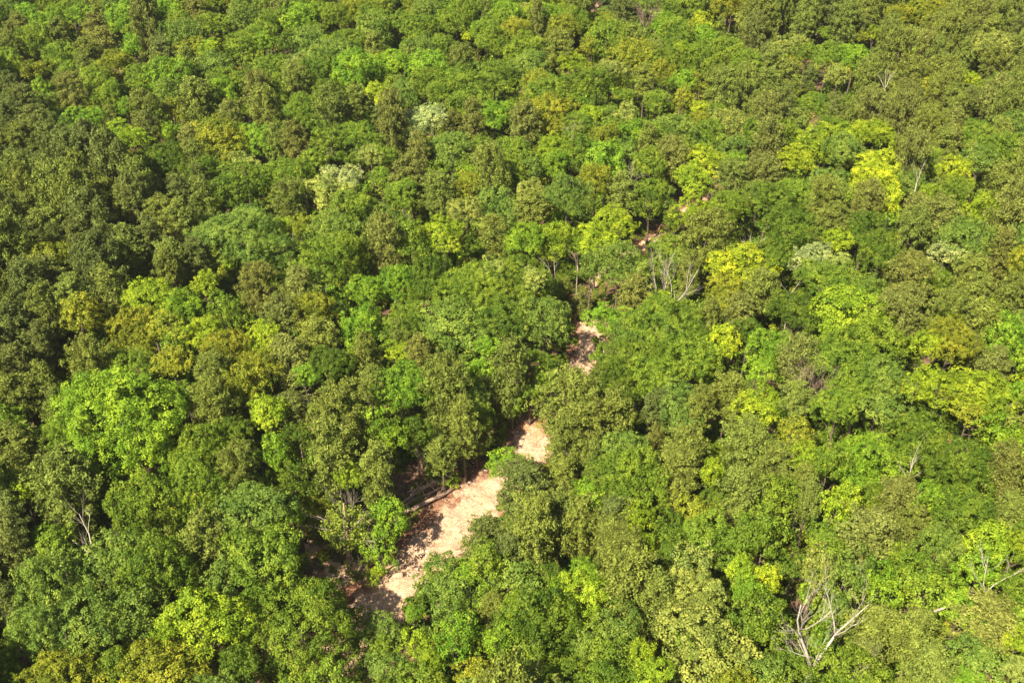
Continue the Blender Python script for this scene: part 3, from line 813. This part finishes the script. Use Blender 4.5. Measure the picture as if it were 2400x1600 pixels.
GROUPS = {'pine_tree': 'pines in the forest canopy', 'broadleaf_tree': 'green broadleaf trees in the canopy', 'maple_tree': 'bright leafy trees in the canopy',
          'oak_tree': 'golden and pale broadleaf trees', 'flowering_tree': 'cream-flowered trees'}
NOLABEL_SPECIAL = {(297, 1000): "huge domed bright green crown, broadest in the lower left of the forest",
                   (712, 1502): "huge mid green crown with dense even clumps directly below the dirt clearing",
                   (1738, 632): "rounded lemon yellow crown right of the bare grey tree",
                   (1688, 808): "tall thin lemon yellow crown on the edge of a broad green one",
                   (1655, 1520): "wide pale yellow-green crown at the bottom, left of the white dead tree"}
MASSREF = {}
for s in INDIV:
    key, vi = proto_for(s, rp)
    me, pa, pc = PROTO[key][vi]
    root = link(NAME[s['cls']], None)
    root.location = (s['x'], s['y'], s['g'])
    cr = link("crown", me, root)
    cr.location = (0, 0, s['hc'])
    cr.rotation_euler = (0, 0, rp.uniform(0, 6.28))
    cr.scale = (s['a'] / pa * rp.uniform(0.92, 1.12), s['a'] / pa * rp.uniform(0.9, 1.12), s['c'] / pc)
    col = vary(CLS[s['cls']][0], rp)
    cr['tree_colour'] = [float(v) for v in col]
    tk = 'pine' if s['kind'] == 'pine' else 'broad'
    tr = link("trunk", TRUNKS[tk][rp.randrange(4)], root)
    r0 = 0.55 + 0.16 * s['a']
    tr.scale = (r0, r0, (s['hc'] + s['c'] * 0.7) / 12.0)
    tr.rotation_euler = (0, 0, rp.uniform(0, 6.28))
    tag(root, NOLABEL_SPECIAL.get((s['px'], s['py']), s['label']), 'tree', GROUPS[NAME[s['cls']]])
    MASSREF.setdefault(key, cr); MASSREF.setdefault(tk + '_trunk', tr)

# ------------------------------------------------------------------ masses: nodes that place a crown of the scene on points
def mass_object(name, kinds, label, cat=None):
    """kinds: list of (source object, [(x,y,z,rz,sx,sz,colour)])"""
    # every list gets its own range of points in one mesh
    pos, idx, rot, scl, colr = [], [], [], [], []
    for i, (src, items) in enumerate(kinds):
        for (x, y, z, rz, sx, sz, c) in items:
            pos.append((x, y, z)); idx.append(i); rot.append((0, 0, rz)); scl.append((sx, sx, sz)); colr.append((*c, 1))
    me = bpy.data.meshes.new(name)
    me.from_pydata(pos, [], [])
    a = me.attributes.new('which', 'INT', 'POINT'); a.data.foreach_set('value', idx)
    a = me.attributes.new('turn', 'FLOAT_VECTOR', 'POINT'); a.data.foreach_set('vector', np.array(rot, dtype=np.float32).ravel())
    a = me.attributes.new('grow', 'FLOAT_VECTOR', 'POINT'); a.data.foreach_set('vector', np.array(scl, dtype=np.float32).ravel())
    a = me.attributes.new('tree_colour', 'FLOAT_COLOR', 'POINT'); a.data.foreach_set('color', np.array(colr, dtype=np.float32).ravel())
    o = link(name, me)
    g = bpy.data.node_groups.new(name + "_nodes", 'GeometryNodeTree')
    g.interface.new_socket('Geometry', in_out='INPUT', socket_type='NodeSocketGeometry')
    g.interface.new_socket('Geometry', in_out='OUTPUT', socket_type='NodeSocketGeometry')
    gi = g.nodes.new('NodeGroupInput'); go = g.nodes.new('NodeGroupOutput')
    jn = g.nodes.new('GeometryNodeJoinGeometry')
    def named(nm, ty):
        n = g.nodes.new('GeometryNodeInputNamedAttribute'); n.data_type = ty; n.inputs['Name'].default_value = nm; return n
    wh = named('which', 'INT'); tn = named('turn', 'FLOAT_VECTOR'); gr = named('grow', 'FLOAT_VECTOR')
    for i, (src, items) in enumerate(kinds):
        oi = g.nodes.new('GeometryNodeObjectInfo'); oi.transform_space = 'ORIGINAL'; oi.inputs['Object'].default_value = src
        oi.inputs['As Instance'].default_value = False
        cmp_ = g.nodes.new('FunctionNodeCompare'); cmp_.data_type = 'INT'; cmp_.operation = 'EQUAL'
        g.links.new(wh.outputs['Attribute'], cmp_.inputs[2]); cmp_.inputs[3].default_value = i
        ip = g.nodes.new('GeometryNodeInstanceOnPoints')
        g.links.new(gi.outputs[0], ip.inputs['Points']); g.links.new(cmp_.outputs[0], ip.inputs['Selection'])
        g.links.new(oi.outputs['Geometry'], ip.inputs['Instance'])
        g.links.new(tn.outputs['Attribute'], ip.inputs['Rotation']); g.links.new(gr.outputs['Attribute'], ip.inputs['Scale'])
        g.links.new(ip.outputs[0], jn.inputs[0])
    g.links.new(jn.outputs[0], go.inputs[0])
    md = o.modifiers.new("scatter", 'NODES'); md.node_group = g
    tag(o, label, cat, kind='stuff')
    return o

refs = {}
for o in bpy.data.objects:
    if o.name.split('.')[0] in ('crown', 'trunk') and o.data: refs.setdefault(o.data.name, o)
mass = defaultdict(list)
for s in MASS:
    key, vi = proto_for(s, rp)
    me, pa, pc = PROTO[key][vi]
    if me.name not in refs:
        vi = next((k for k in range(len(PROTO[key])) if PROTO[key][k][0].name in refs), None)
        me, pa, pc = PROTO[key][vi]
    mass[me.name].append((s['x'], s['y'], s['g'] + s['hc'], rp.uniform(0, 6.28), s['a'] / pa, s['c'] / pc, vary(CLS[s['cls']][0], rp)))
    tk = 'pine' if s['kind'] == 'pine' else 'broad'
    tm = next(m for m in TRUNKS[tk] if m.name in refs)
    mass[tm.name].append((s['x'], s['y'], s['g'], rp.uniform(0, 6.28), 0.55 + 0.16 * s['a'], (s['hc'] + s['c'] * 0.7) / 12.0, (0.1, 0.1, 0.1)))
if mass: mass_object("background_forest", [(refs[k], v) for k, v in mass.items()], "smaller trees of the forest, filling in behind and between the big crowns", None)

# shrubs along the track, and the undergrowth below the trees
rs = random.Random(31)
shr = []
def shrub(px, py, w, cls, label, hc=None):
    z = 0.4
    for _ in range(5):
        p, t = on_plane(px, py, z); z = tz(p[0], p[1]) + 0.4
    a = 0.5 * w * t / FPX
    root = link("shrub", None); root.location = (p[0], p[1], tz(p[0], p[1]))
    me, pa, pc = PROTO['bush'][len(shr) % 3]
    f = link("foliage", me, root); f.location = (0, 0, a * 0.55); f.scale = (a / pa, a / pa, a / pa); f.rotation_euler = (0, 0, rs.uniform(0, 6))
    f['tree_colour'] = [float(v) for v in vary(CLS[cls][0], rs)]
    T = Tubes()
    for k in range(6):
        th = k * 1.05 + rs.random(); T.add([(0, 0, -0.05), (math.cos(th) * a * 0.4, math.sin(th) * a * 0.4, a * 0.5), (math.cos(th) * a * 0.8, math.sin(th) * a * 0.8, a * 0.95)], [0.03, 0.02, 0.008], 4)
    link("stem", T.mesh("shrub_stem", M_BARK), root)
    tag(root, label, 'shrub', 'shrubs beside the dirt track'); shr.append(f)
for a_ in [(1062, 1130, 34, 'Y', "bright yellow-green shrub at the upper end of the fallen log"),
           (1005, 1100, 34, 'B', "leafy shrub behind the brush pile, under the tall pines"),
           (1160, 1062, 30, 'G', "small green shrub on the shaded edge beside the upper dirt patch"),
           (1146, 1090, 26, 'G', "low shrub where the shaded bank meets the middle of the track"),
           (1175, 1190, 44, 'P', "olive shrub on the right edge of the widest dirt patch"),
           (860, 1330, 30, 'R', "brownish shrub at the foot of the bright tree by the dirt"),
           (828, 1350, 34, 'R', "brown tangled shrub between the two lowest dirt patches"),
           (955, 1405, 30, 'S', "sage green shrub on the right edge of the lowest dirt patch"),
           (985, 1385, 26, 'S', "small shrub in a gap of soil behind the lowest dirt patch"),
           (760, 1300, 36, 'O', "golden brown shrub beside the dark trunk in shade"),
           (1340, 890, 24, 'Y', "yellow-green shrub at the lower end of the narrow dirt strip"),
           (1395, 800, 24, 'B', "green shrub on the right edge of the narrow dirt strip"),
           (1345, 800, 24, 'G', "green shrub on the left edge of the narrow dirt strip"),
           (1365, 735, 26, 'R', "brownish shrub at the upper end of the narrow dirt strip"),
           (1560, 545, 30, 'Y', "yellow-green shrub by the small soil gap above the bare grey tree"),
           (1290, 1125, 30, 'P', "olive shrub at the lower tip of the orange-tinged dirt patch"),
           (1218, 1140, 30, 'D', "dark shrub in front of the upper dirt patch"),
           (975, 1215, 20, 'R', "small dry brown shrub beside the tree shadow on the dirt")]:
    shrub(*a_)

under = [[], [], []]
UC = []
BRUSH, _t = on_plane(975, 1150, 0.8)
for _ in range(22000):
    y = 42 + (rs.random() ** 0.8) * 262; half = 0.55 * (y + 22) + 6; UC.append((rs.uniform(-half, half), y))
UA = np.array(UC); UD, UW, _a = track_dist(UA[:, 0], UA[:, 1])
for (x, y), d, w in zip(UC, UD[:, None], UW[:, None]):
    if abs(float(d[0])) < float(w[0]) * 1.15 + 0.5: continue
    if abs(float(d[0])) < float(w[0]) * 1.2 + 4.5 and rs.random() < 0.72: continue
    if any(math.hypot(x - X, (y - Y)) < Rr * 1.1 for X, Y, Rr in PATCHES) or math.hypot(x - BRUSH[0], y - BRUSH[1]) < 3.6: continue
    k = rs.uniform(0.6, 1.8); c = vary(CLS[rs.choice('GGDDDSPOBG')][0], rs)
    under[rs.randrange(3)].append((x, y, 0, rs.uniform(0, 6.28), k, k * rs.uniform(0.7, 1.5), c))
for _ in range(900):
    i = rs.randrange(2, 16); t = rs.random(); p = TRACK[i] * (1 - t) + TRACK[i + 1] * t; q = TRACK[i + 1] - TRACK[i]; ll = math.hypot(q[0], q[1])
    off = rs.choice((-1, 1)) * (p[2] * 1.0 + rs.uniform(-0.25, 2.2)); k = rs.uniform(0.15, 0.5)
    under[rs.randrange(3)].append((p[0] + q[1] / ll * off, p[1] - q[0] / ll * off, 0, rs.uniform(0, 6.28), k, k * rs.uniform(0.6, 1.3), vary(CLS[rs.choice('GDOPYR')][0], rs)))
for l in under:
    xs = np.array([i[0] for i in l]); ys = np.array([i[1] for i in l]); zs = terrain(xs, ys)
    for k in range(len(l)): l[k] = (l[k][0], l[k][1], float(zs[k]) + 0.35 * l[k][4], *l[k][3:])
mass_object("undergrowth", [(shr[i], under[i]) for i in range(3)], "green undergrowth on the forest floor below the trees")

# ------------------------------------------------------------------ dead and bare trees
def grow_limb(T, p, d, ln, r, depth, rr, spread=0.6, up=0.15, twig=True):
    """one bent limb with side branches, written into T"""
    n = 4; pts = [Vector(p)]; d = Vector(d).normalized(); rad = [r]
    for i in range(n):
        d = (d + Vector((rr.uniform(-1, 1), rr.uniform(-1, 1), rr.uniform(-1, 1))) * 0.22 + Vector((0, 0, up * 0.3))).normalized()
        pts.append(pts[-1] + d * ln / n); rad.append(r * (1 - 0.78 * (i + 1) / n))
    T.add(pts, rad, 5 if r > 0.04 else 3, cap=r > 0.04)
    if depth <= 0: return
    for k in range(rr.randint(3, 5) if depth > 1 else rr.randint(3, 6)):
        t = rr.uniform(0.3, 1.0); i = min(int(t * n), n - 1); q = pts[i].lerp(pts[i + 1], t * n - i)
        e = (d + Vector((rr.uniform(-1, 1), rr.uniform(-1, 1), rr.uniform(-0.6, 1))) * spread * 1.4).normalized()
        grow_limb(T, q, e, ln * rr.uniform(0.4, 0.62), r * (1 - 0.78 * t) * 0.62 + 0.004, depth - 1, rr, spread, up)

def bare_tree(name, px, py, base_h, limbs, mat, label, group, trunk_h, trunk_r, seed, depth=2, spread=0.6):
    """px, py: where the trunk's fork shows; base_h: the fork's height above the ground"""
    z = base_h
    for _ in range(8):
        p, t = on_plane(px, py, z); z = 0.4 * z + 0.6 * (tz(p[0], p[1]) + base_h)
    g = z - base_h
    rr = random.Random(seed)
    root = link(name, None); root.location = (p[0], p[1], g)
    T = Tubes()
    k = 5; bend = rr.uniform(-0.3, 0.3)
    T.add([(bend * math.sin(i / k * 3.1), 0.15 * math.sin(i / k * 2.2), -0.2 + (trunk_h + 0.2) * i / k) for i in range(k + 1)], [trunk_r * (1.25 - 0.55 * i / k) for i in range(k + 1)], 8)
    tr = link("trunk", T.mesh("bare_trunk", mat), root)
    for (az, el, ln, r, h) in limbs:
        a, e = math.radians(az), math.radians(el)
        B = Tubes()
        grow_limb(B, (bend * math.sin(h / trunk_h * 3.1) if h < trunk_h else 0, 0, h), (math.cos(a) * math.cos(e), math.sin(a) * math.cos(e), math.sin(e)), ln, r, depth, rr, spread)
        link("limb", B.mesh("bare_limb", mat), tr)
    tag(root, label, 'dead tree', group)
    return root
G_DEAD = "leafless trees standing among the green crowns"
bare_tree("dead_tree", 1905, 1562, 8.5, [(142, 60, 8.0, 0.17, 8.2), (42, 58, 7.2, 0.15, 8.4), (120, 70, 3.8, 0.07, 7.6), (172, 22, 2.6, 0.05, 9.6), (50, 74, 3.6, 0.06, 8.3)], M_PALE_BARK,
          "big white dead tree forking into bare limbs at the bottom right", G_DEAD, 8.5, 0.22, 3, 3, 0.42)
bare_tree("dead_tree", 1975, 1600, 8.0, [(12, 35, 3.0, 0.07, 7.8), (60, 50, 2.0, 0.05, 7.8)], M_PALE_BARK, "pale dead limb rising from the bottom edge beside the big white dead tree", G_DEAD, 8.0, 0.12, 14, 2)
bare_tree("dead_tree", 1552, 715, 5.0, [(95, 80, 7.5, 0.09, 4.8), (120, 76, 7.0, 0.08, 4.5), (70, 75, 6.5, 0.08, 4.8), (150, 62, 5.5, 0.07, 4.9), (200, 76, 6, 0.07, 4.6)], M_GREY_TWIG,
          "bare grey tree with upright brushy stems above the great green crowns", G_DEAD, 5.0, 0.14, 5, 2, 0.35)
bare_tree("dead_tree", 1572, 715, 5.5, [(20, 48, 7.0, 0.10, 5.2), (60, 55, 5.5, 0.08, 5.2), (330, 50, 4.0, 0.06, 5.0)], M_PALE_BARK,
          "pale leaning bare tree spreading right beside the brushy grey one", G_DEAD, 5.5, 0.13, 8, 2, 0.5)
bare_tree("dead_tree", 1890, 935, 7.0, [(k * 40, 48 + (k % 3) * 12, 3.6, 0.05, 6.8) for k in range(9)], M_RED_TWIG,
          "bare reddish brown tree with a dense round twig crown", G_DEAD, 7.0, 0.12, 6, 3, 0.6)
bare_tree("dead_tree", 1763, 575, 9.5, [(k * 72 + 20, 35 + (k % 2) * 30, 2.2, 0.05, 9.2 - 0.35 * k) for k in range(5)], M_PALE_BARK,
          "small white snag with short bare twigs among green crowns", G_DEAD, 9.8, 0.11, 7, 1, 0.6)
bare_tree("dead_tree", 1352, 668, 6.5, [(0, 80, 3.8, 0.05, 8.0), (200, 40, 1.2, 0.02, 8.5), (30, 30, 1.0, 0.02, 8.0), (120, 40, 1.2, 0.02, 9.2)], M_GREY_TWIG,
          "thin upright grey snag in the gap above the dirt track", G_DEAD, 9.6, 0.10, 9, 1, 0.5)
bare_tree("dead_tree", 1300, 660, 6.5, [(150, 55, 4.0, 0.05, 6.3), (60, 55, 3.5, 0.04, 6.3)], M_PALE_BARK,
          "thin pale forked branch left of the upright snag", G_DEAD, 6.5, 0.07, 19, 1, 0.5)
bare_tree("dead_tree", 1475, 432, 9.0, [(60, 60, 3.0, 0.05, 8.8), (130, 60, 2.4, 0.04, 8.8), (20, 45, 2.2, 0.03, 8.8)], M_PALE_BARK,
          "small pale dead top poking out above centre", G_DEAD, 9.0, 0.10, 10, 2, 0.5)
bare_tree("dead_tree", 1342, 318, 9.5, [(60 * k, 60, 2.4, 0.05, 8.8) for k in range(5)], M_RED_TWIG,
          "small dark bare tree in the upper middle of the forest", G_DEAD, 9.0, 0.10, 11, 2, 0.5)
bare_tree("dead_tree", 2075, 205, 10.0, [(50, 50, 3.0, 0.07, 9.8), (140, 45, 2.6, 0.06, 9.8), (80, 70, 3.2, 0.05, 9.8)], M_PALE_BARK,
          "small white dead tree high up on the right among pines", G_DEAD, 9.8, 0.11, 12, 1, 0.5)
bare_tree("dead_tree", 1512, 62, 8.0, [(45 * k, 55, 4.0, 0.06, 7.8) for k in range(8)], M_RED_TWIG,
          "rounded brown bare tree near the top edge right of centre", G_DEAD, 8.0, 0.12, 13, 3, 0.6)
bare_tree("dead_tree", 2312, 1385, 8.5, [(100, 72, 3.8, 0.055, 8.2), (25, 35, 3.8, 0.055, 8.4), (165, 30, 2.2, 0.03, 8.4)], M_PALE_BARK,
          "white dead tree with crossing limbs near the right edge", G_DEAD, 8.0, 0.13, 15, 2, 0.5)
bare_tree("dead_tree", 2130, 1120, 9.3, [(70, 75, 4.2, 0.06, 9.0), (140, 55, 1.8, 0.03, 9.0), (0, 50, 1.5, 0.03, 9.0)], M_PALE_BARK,
          "slim white snag leaning among light green crowns at right", G_DEAD, 9.2, 0.09, 16, 1, 0.4)
bare_tree("dead_tree", 222, 1300, 7.2, [(140, 50, 4.6, 0.10, 7.0), (160, 20, 3.6, 0.07, 6.6), (120, 70, 2.4, 0.05, 7.0)], M_PALE_BARK,
          "weathered dead limbs sticking out between crowns at lower left", G_DEAD, 7.2, 0.13, 17, 2, 0.4)
bare_tree("dead_tree", 275, 1262, 7.0, [(80, 80, 3.8, 0.06, 6.8), (130, 60, 2, 0.04, 6.8)], M_GREY_TWIG,
          "short upright grey snag beside the weathered dead limbs at lower left", G_DEAD, 7.0, 0.11, 18, 1, 0.4)
bare_tree("dead_tree", 438, 612, 4.0, [(50 * k, 66, 3.6, 0.05, 3.8) for k in range(7)], M_RED_TWIG,
          "brown brushy bare tree in a gap of the left pine stand", G_DEAD, 4.0, 0.10, 20, 2, 0.4)
bare_tree("dead_tree", 1850, 690, 8.5, [(40, 50, 2.4, 0.05, 8.3), (150, 55, 2.2, 0.04, 8.3)], M_PALE_BARK,
          "small dead fork in the dark gap right of the lemon crown", G_DEAD, 8.3, 0.08, 23, 1, 0.5)
bare_tree("dead_tree", 2150, 425, 10.0, [(70, 72, 3.2, 0.05, 9.8), (110, 60, 2.4, 0.04, 9.8)], M_PALE_BARK,
          "thin grey snag between the lemon crowns at upper right", G_DEAD, 9.8, 0.08, 24, 1, 0.4)
bare_tree("dead_tree", 990, 1085, 1.0, [(45 * k, 62, 2.6, 0.035, 0.9) for k in range(8)], M_RED_TWIG,
          "dry reddish brown brush standing behind the brush pile", G_DEAD, 1.0, 0.08, 25, 2, 0.4)
bare_tree("dead_tree", 845, 1345, 0.8, [(55 * k, 58, 2.2, 0.03, 0.7) for k in range(7)], M_GREY_TWIG,
          "grey brown leafless bush beside the lowest dirt patch", G_DEAD, 0.8, 0.06, 26, 2, 0.5)

# the half bare tree by the dirt: a leaning trunk, bare limbs on the left, sparse leaves
def half_bare():
    px, py, hb = 812, 1255, 4.6
    z = hb
    for _ in range(8):
        p, t = on_plane(px, py, z); z = 0.4 * z + 0.6 * (tz(p[0], p[1]) + hb)
    g = z - hb
    root = link("half_bare_tree", None); root.location = (p[0], p[1], g)
    T = Tubes()
    T.add([(-0.2, 0, -0.2), (-0.1, 0, 2), (0, 0, 4.0), (0.1, 0.2, 6.5), (0.0, 0.5, 9.0)], [0.30, 0.24, 0.2, 0.12, 0.05], 8)
    tr = link("trunk", T.mesh("half_bare_trunk", M_LOG), root)
    rr = random.Random(77)
    for az, el, ln in [(170, 40, 3.8), (140, 55, 4.2), (200, 30, 3.4), (110, 60, 4.0), (60, 45, 3.8), (20, 30, 3.4), (340, 10, 3.6), (250, 40, 3.0)]:
        B = Tubes(); a, e = math.radians(az), math.radians(el)
        grow_limb(B, (0, 0, rr.uniform(3.2, 5.6)), (math.cos(a) * math.cos(e), math.sin(a) * math.cos(e), math.sin(e)), ln, 0.08, 2, rr, 0.55)
        link("limb", B.mesh("half_bare_limb", M_GREY_TWIG), tr)
    global NR
    NR = np.random.default_rng(5)
    m = 150
    P = rdir(m) * np.array([2.7, 2.4, 2.9]) * NR.uniform(0.6, 1.0, (m, 1)) + np.array([0, 0.3, 5.6])
    pi = np.repeat(np.arange(m), 26); N = len(pi); e = rdir(N)
    me = leaves_mesh("sparse_leaves", P[pi] + e * NR.uniform(0.15, 0.55, (N, 1)), e + NR.normal(size=(N, 3)) * 0.5, NR.uniform(0.08, 0.14, N), M_LEAF, NR.uniform(0.2, 0.8, N))
    f = link("foliage", me, root); f['tree_colour'] = [0.21, 0.28, 0.035]
    tag(root, "half bare tree with pale branches and thin leaves left of the dirt track", 'tree')
half_bare()

# ------------------------------------------------------------------ log, brush, stones
def g_at(px, py, h=0.0):
    z = h
    for _ in range(6):
        p, t = on_plane(px, py, z); z = tz(p[0], p[1]) + h
    return Vector((p[0], p[1], z))
def log_between(name, a, b, r0, r1, mat, label, cat, group=None, stubs=0, seed=0, lift=0.0):
    rr = random.Random(seed)
    A = g_at(*a, r0 + lift); B = g_at(*b, r1 + lift)
    root = link(name, None); root.location = A
    n = 8; T = Tubes()
    pts = []
    for i in range(n + 1):
        q = A.lerp(B, i / n) - A; q += Vector((rr.uniform(-1, 1), rr.uniform(-1, 1), rr.uniform(-0.5, 0.5))) * r0 * 0.35
        pts.append(q)
    T.add(pts, [r0 + (r1 - r0) * i / n + rr.uniform(-0.1, 0.1) * r0 for i in range(n + 1)], 9)
    link("stem", T.mesh("log_stem", mat), root)
    if stubs:
        for k in range(stubs):
            S = Tubes(); q = pts[rr.randint(2, n - 1)]
            grow_limb(S, q, (rr.uniform(-1, 1), rr.uniform(-1, 1), rr.uniform(0.1, 0.8)), rr.uniform(0.6, 1.8), r0 * 0.22, 1, rr, 0.6)
            link("branch", S.mesh("log_branch", mat), root)
    tag(root, label, cat, group)
    return root
lg = log_between("fallen_log", (932, 1208), (1066, 1144), 0.30, 0.20, M_LOG, "long brown fallen trunk lying along the left edge of the dirt", 'fallen log', stubs=4, seed=2, lift=0.15)
# its splintered root plate
RT = Tubes(); rr = random.Random(4)
for k in range(12):
    th = k * 0.55; RT.add([(0, 0, 0), (math.cos(th) * 0.35 - 0.2, math.sin(th) * 0.2, math.sin(th) * 0.35), (math.cos(th) * 0.7 - 0.5, math.sin(th) * 0.5, math.sin(th) * 0.6)], [0.12, 0.07, 0.02], 5)
link("root_plate", RT.mesh("root_plate", M_STICK), lg)
log_between("fallen_log", (1080, 1141), (1122, 1128), 0.15, 0.10, M_LOG, "short dark log piece at the upper end of the long fallen trunk", 'fallen log', seed=5)
log_between("fallen_log", (2188, 1432), (2222, 1420), 0.12, 0.08, M_GREY_TWIG, "grey broken log piece caught among green crowns at lower right", 'fallen log', seed=6, lift=9.3)
G_BR = "broken branches in the brush pile by the log"
rb = random.Random(9)
BR = [((935, 1190), (1012, 1150)), ((940, 1178), (1020, 1128)), ((950, 1170), (1030, 1118)), ((962, 1160), (1002, 1118)), ((930, 1185), (985, 1160)), ((985, 1142), (1042, 1120)),
      ((1000, 1128), (1020, 1150)), ((1010, 1118), (1044, 1142)), ((975, 1130), (1000, 1165)), ((945, 1198), (1000, 1172)), ((1042, 1128), (1075, 1120)), ((925, 1196), (968, 1178)), ((955, 1152), (1035, 1132)), ((1000, 1160), (1050, 1132))]
pos_w = ["lowest", "second lowest", "third", "shortest upper", "low", "upper", "middle crossing", "steep", "central", "log-side", "farthest right", "farthest left", "long middle", "short right"]
for i, (a, b) in enumerate(BR):
    log_between("fallen_branch", a, b, 0.08, 0.03, M_STICK, f"{pos_w[i]} pale broken branch of the brush pile behind the fallen trunk", 'branch', G_BR, stubs=3, seed=20 + i, lift=rb.uniform(0.1, 0.5))
for i, (a, b, w_) in enumerate([((860, 1355), (915, 1345), "in the shade at the foot of the bright tree"), ((900, 1368), (948, 1338), "across the neck between the two lower dirt patches"), ((1150, 968), (1240, 978), "across the top of the orange-tinged dirt patch"), ((1010, 1235), (1055, 1222), "on the middle of the widest dirt patch"), ((1310, 884), (1345, 880), "in the shade left of the narrow dirt strip"), ((1140, 1120), (1160, 1085), "on the shaded bank beside the track")]):
    log_between("fallen_branch", a, b, 0.05, 0.02, M_STICK, f"thin dry branch lying {w_}", 'branch', "dry branches lying on the dirt", stubs=2, seed=50 + i)

def rock_mesh(seed):
    rr = random.Random(seed); v = []; f = []
    n = 8; m = 5
    for i in range(m + 1):
        for k in range(n):
            ph = math.pi * i / m; th = 2 * math.pi * k / n
            r = 1 + rr.uniform(-0.22, 0.22)
            v.append((r * math.sin(ph) * math.cos(th), r * math.sin(ph) * math.sin(th) * 0.8, r * math.cos(ph) * 0.6))
    for i in range(m):
        for k in range(n): f.append((i * n + k, i * n + (k + 1) % n, (i + 1) * n + (k + 1) % n, (i + 1) * n + k))
    me = bpy.data.meshes.new("stone"); me.from_pydata(v, [], f); me.materials.append(M_ROCK); return me
RM = [rock_mesh(i) for i in range(4)]
for px, py, r, lb in [(1213, 1012, .22, "pale stone near the left edge of the orange-tinged dirt patch"), (1218, 1034, .26, "largest pale stone on the upper dirt patch"), (936, 1222, .20, "pale stone beside the root end of the fallen trunk"),
                      (1100, 1130, .18, "stone at the upper end of the widest dirt patch"), (1002, 1292, .2, "stone on the lower right edge of the widest dirt patch"), (893, 1368, .24, "pale boulder in the neck above the lowest dirt patch"),
                      (905, 1352, .18, "smaller stone just above the pale boulder"), (780, 1345, .25, "pale stone on the small bare patch left of the bright tree"), (1368, 795, .2, "stone on the narrow dirt strip"), (1240, 968, .2, "stone on the far edge of the orange-tinged dirt patch")]:
    o = link("stone", RM[px % 4]); q = g_at(px, py, 0.15); o.location = q; o.scale = (r, r, r); o.rotation_euler = (0, 0, px); tag(o, lb, 'stone', 'pale stones on the dirt track')
# pebbles, clods and litter scattered on the dirt
rg = random.Random(55); V = []; F = []
P = TRACK
for _ in range(2600):
    i = rg.randrange(3, 12); t = rg.random(); x = P[i][0] * (1 - t) + P[i + 1][0] * t; y = P[i][1] * (1 - t) + P[i + 1][1] * t; w = P[i][2]
    x += rg.gauss(0, 0.5) * w; y += rg.gauss(0, 0.5) * w
    r = rg.uniform(0.03, 0.10) if rg.random() < 0.9 else rg.uniform(0.1, 0.2); V.append((x, y, r))
va = np.array(V); zz = terrain(va[:, 0], va[:, 1]) + 0.16
vv, ff = [], []
for (x, y, r), z in zip(V, zz):
    b = len(vv); a0 = rg.random() * 6
    for k in range(4):
        th = a0 + k * math.pi / 2; vv.append((x + math.cos(th) * r * rg.uniform(.7, 1.3), y + math.sin(th) * r * rg.uniform(.7, 1.3), z - 0.05))
    vv.append((x, y, z + r * 0.8))
    for k in range(4): ff.append((b + k, b + (k + 1) % 4, b + 4))
me = bpy.data.meshes.new("pebbles"); me.from_pydata(vv, [], ff); me.materials.append(M_ROCK)
tag(link("pebbles", me), "pebbles and clods scattered over the dirt track", None, None, 'stuff')

# dry twigs and bits of bark lying about
LT = Tubes(); rl = random.Random(66)
for _ in range(1500):
    i = rl.randrange(2, 15); t = rl.random(); p = TRACK[i] * (1 - t) + TRACK[i + 1] * t; w = p[2]
    x = p[0] - abs(rl.gauss(0, 0.6)) * w * rl.choice((1, 1, -1)); y = p[1] + rl.gauss(0, 0.6) * w; z = tz(x, y) + 0.19
    th = rl.uniform(0, 6.28); ln = rl.uniform(0.15, 0.9)
    LT.add([(x, y, z), (x + math.cos(th) * ln * 0.5, y + math.sin(th) * ln * 0.5, z + rl.uniform(0, 0.1)), (x + math.cos(th + 0.3) * ln, y + math.sin(th + 0.3) * ln, z + 0.02)], [0.022, 0.02, 0.01], 3, cap=False)
tag(link("twig_litter", LT.mesh("twig_litter", M_LOG)), "small dry twigs littering the dirt track", None, None, 'stuff')

# ------------------------------------------------------------------ air
HAZE = 0.0001
if HAZE:
    m, N, Lk = new_mat("haze_air")
    out = N.new("ShaderNodeOutputMaterial"); vol = N.new("ShaderNodeVolumePrincipled")
    vol.inputs['Density'].default_value = HAZE; vol.inputs['Color'].default_value = (0.93, 0.95, 0.97, 1); vol.inputs['Anisotropy'].default_value = 0.2
    Lk.new(vol.outputs[0], out.inputs['Volume'])
    X0, X1, Y0, Y1, Z0, Z1 = -6100, 6100, -6100, 9100, -6, 95
    v = [(x, y, z) for x in (X0, X1) for y in (Y0, Y1) for z in (Z0, Z1)]
    f = [(0, 1, 3, 2), (4, 6, 7, 5), (0, 4, 5, 1), (2, 3, 7, 6), (0, 2, 6, 4), (1, 5, 7, 3)]
    me = bpy.data.meshes.new("haze"); me.from_pydata(v, [], f); me.materials.append(m)
    hz = link("haze", me); tag(hz, kind='stuff')
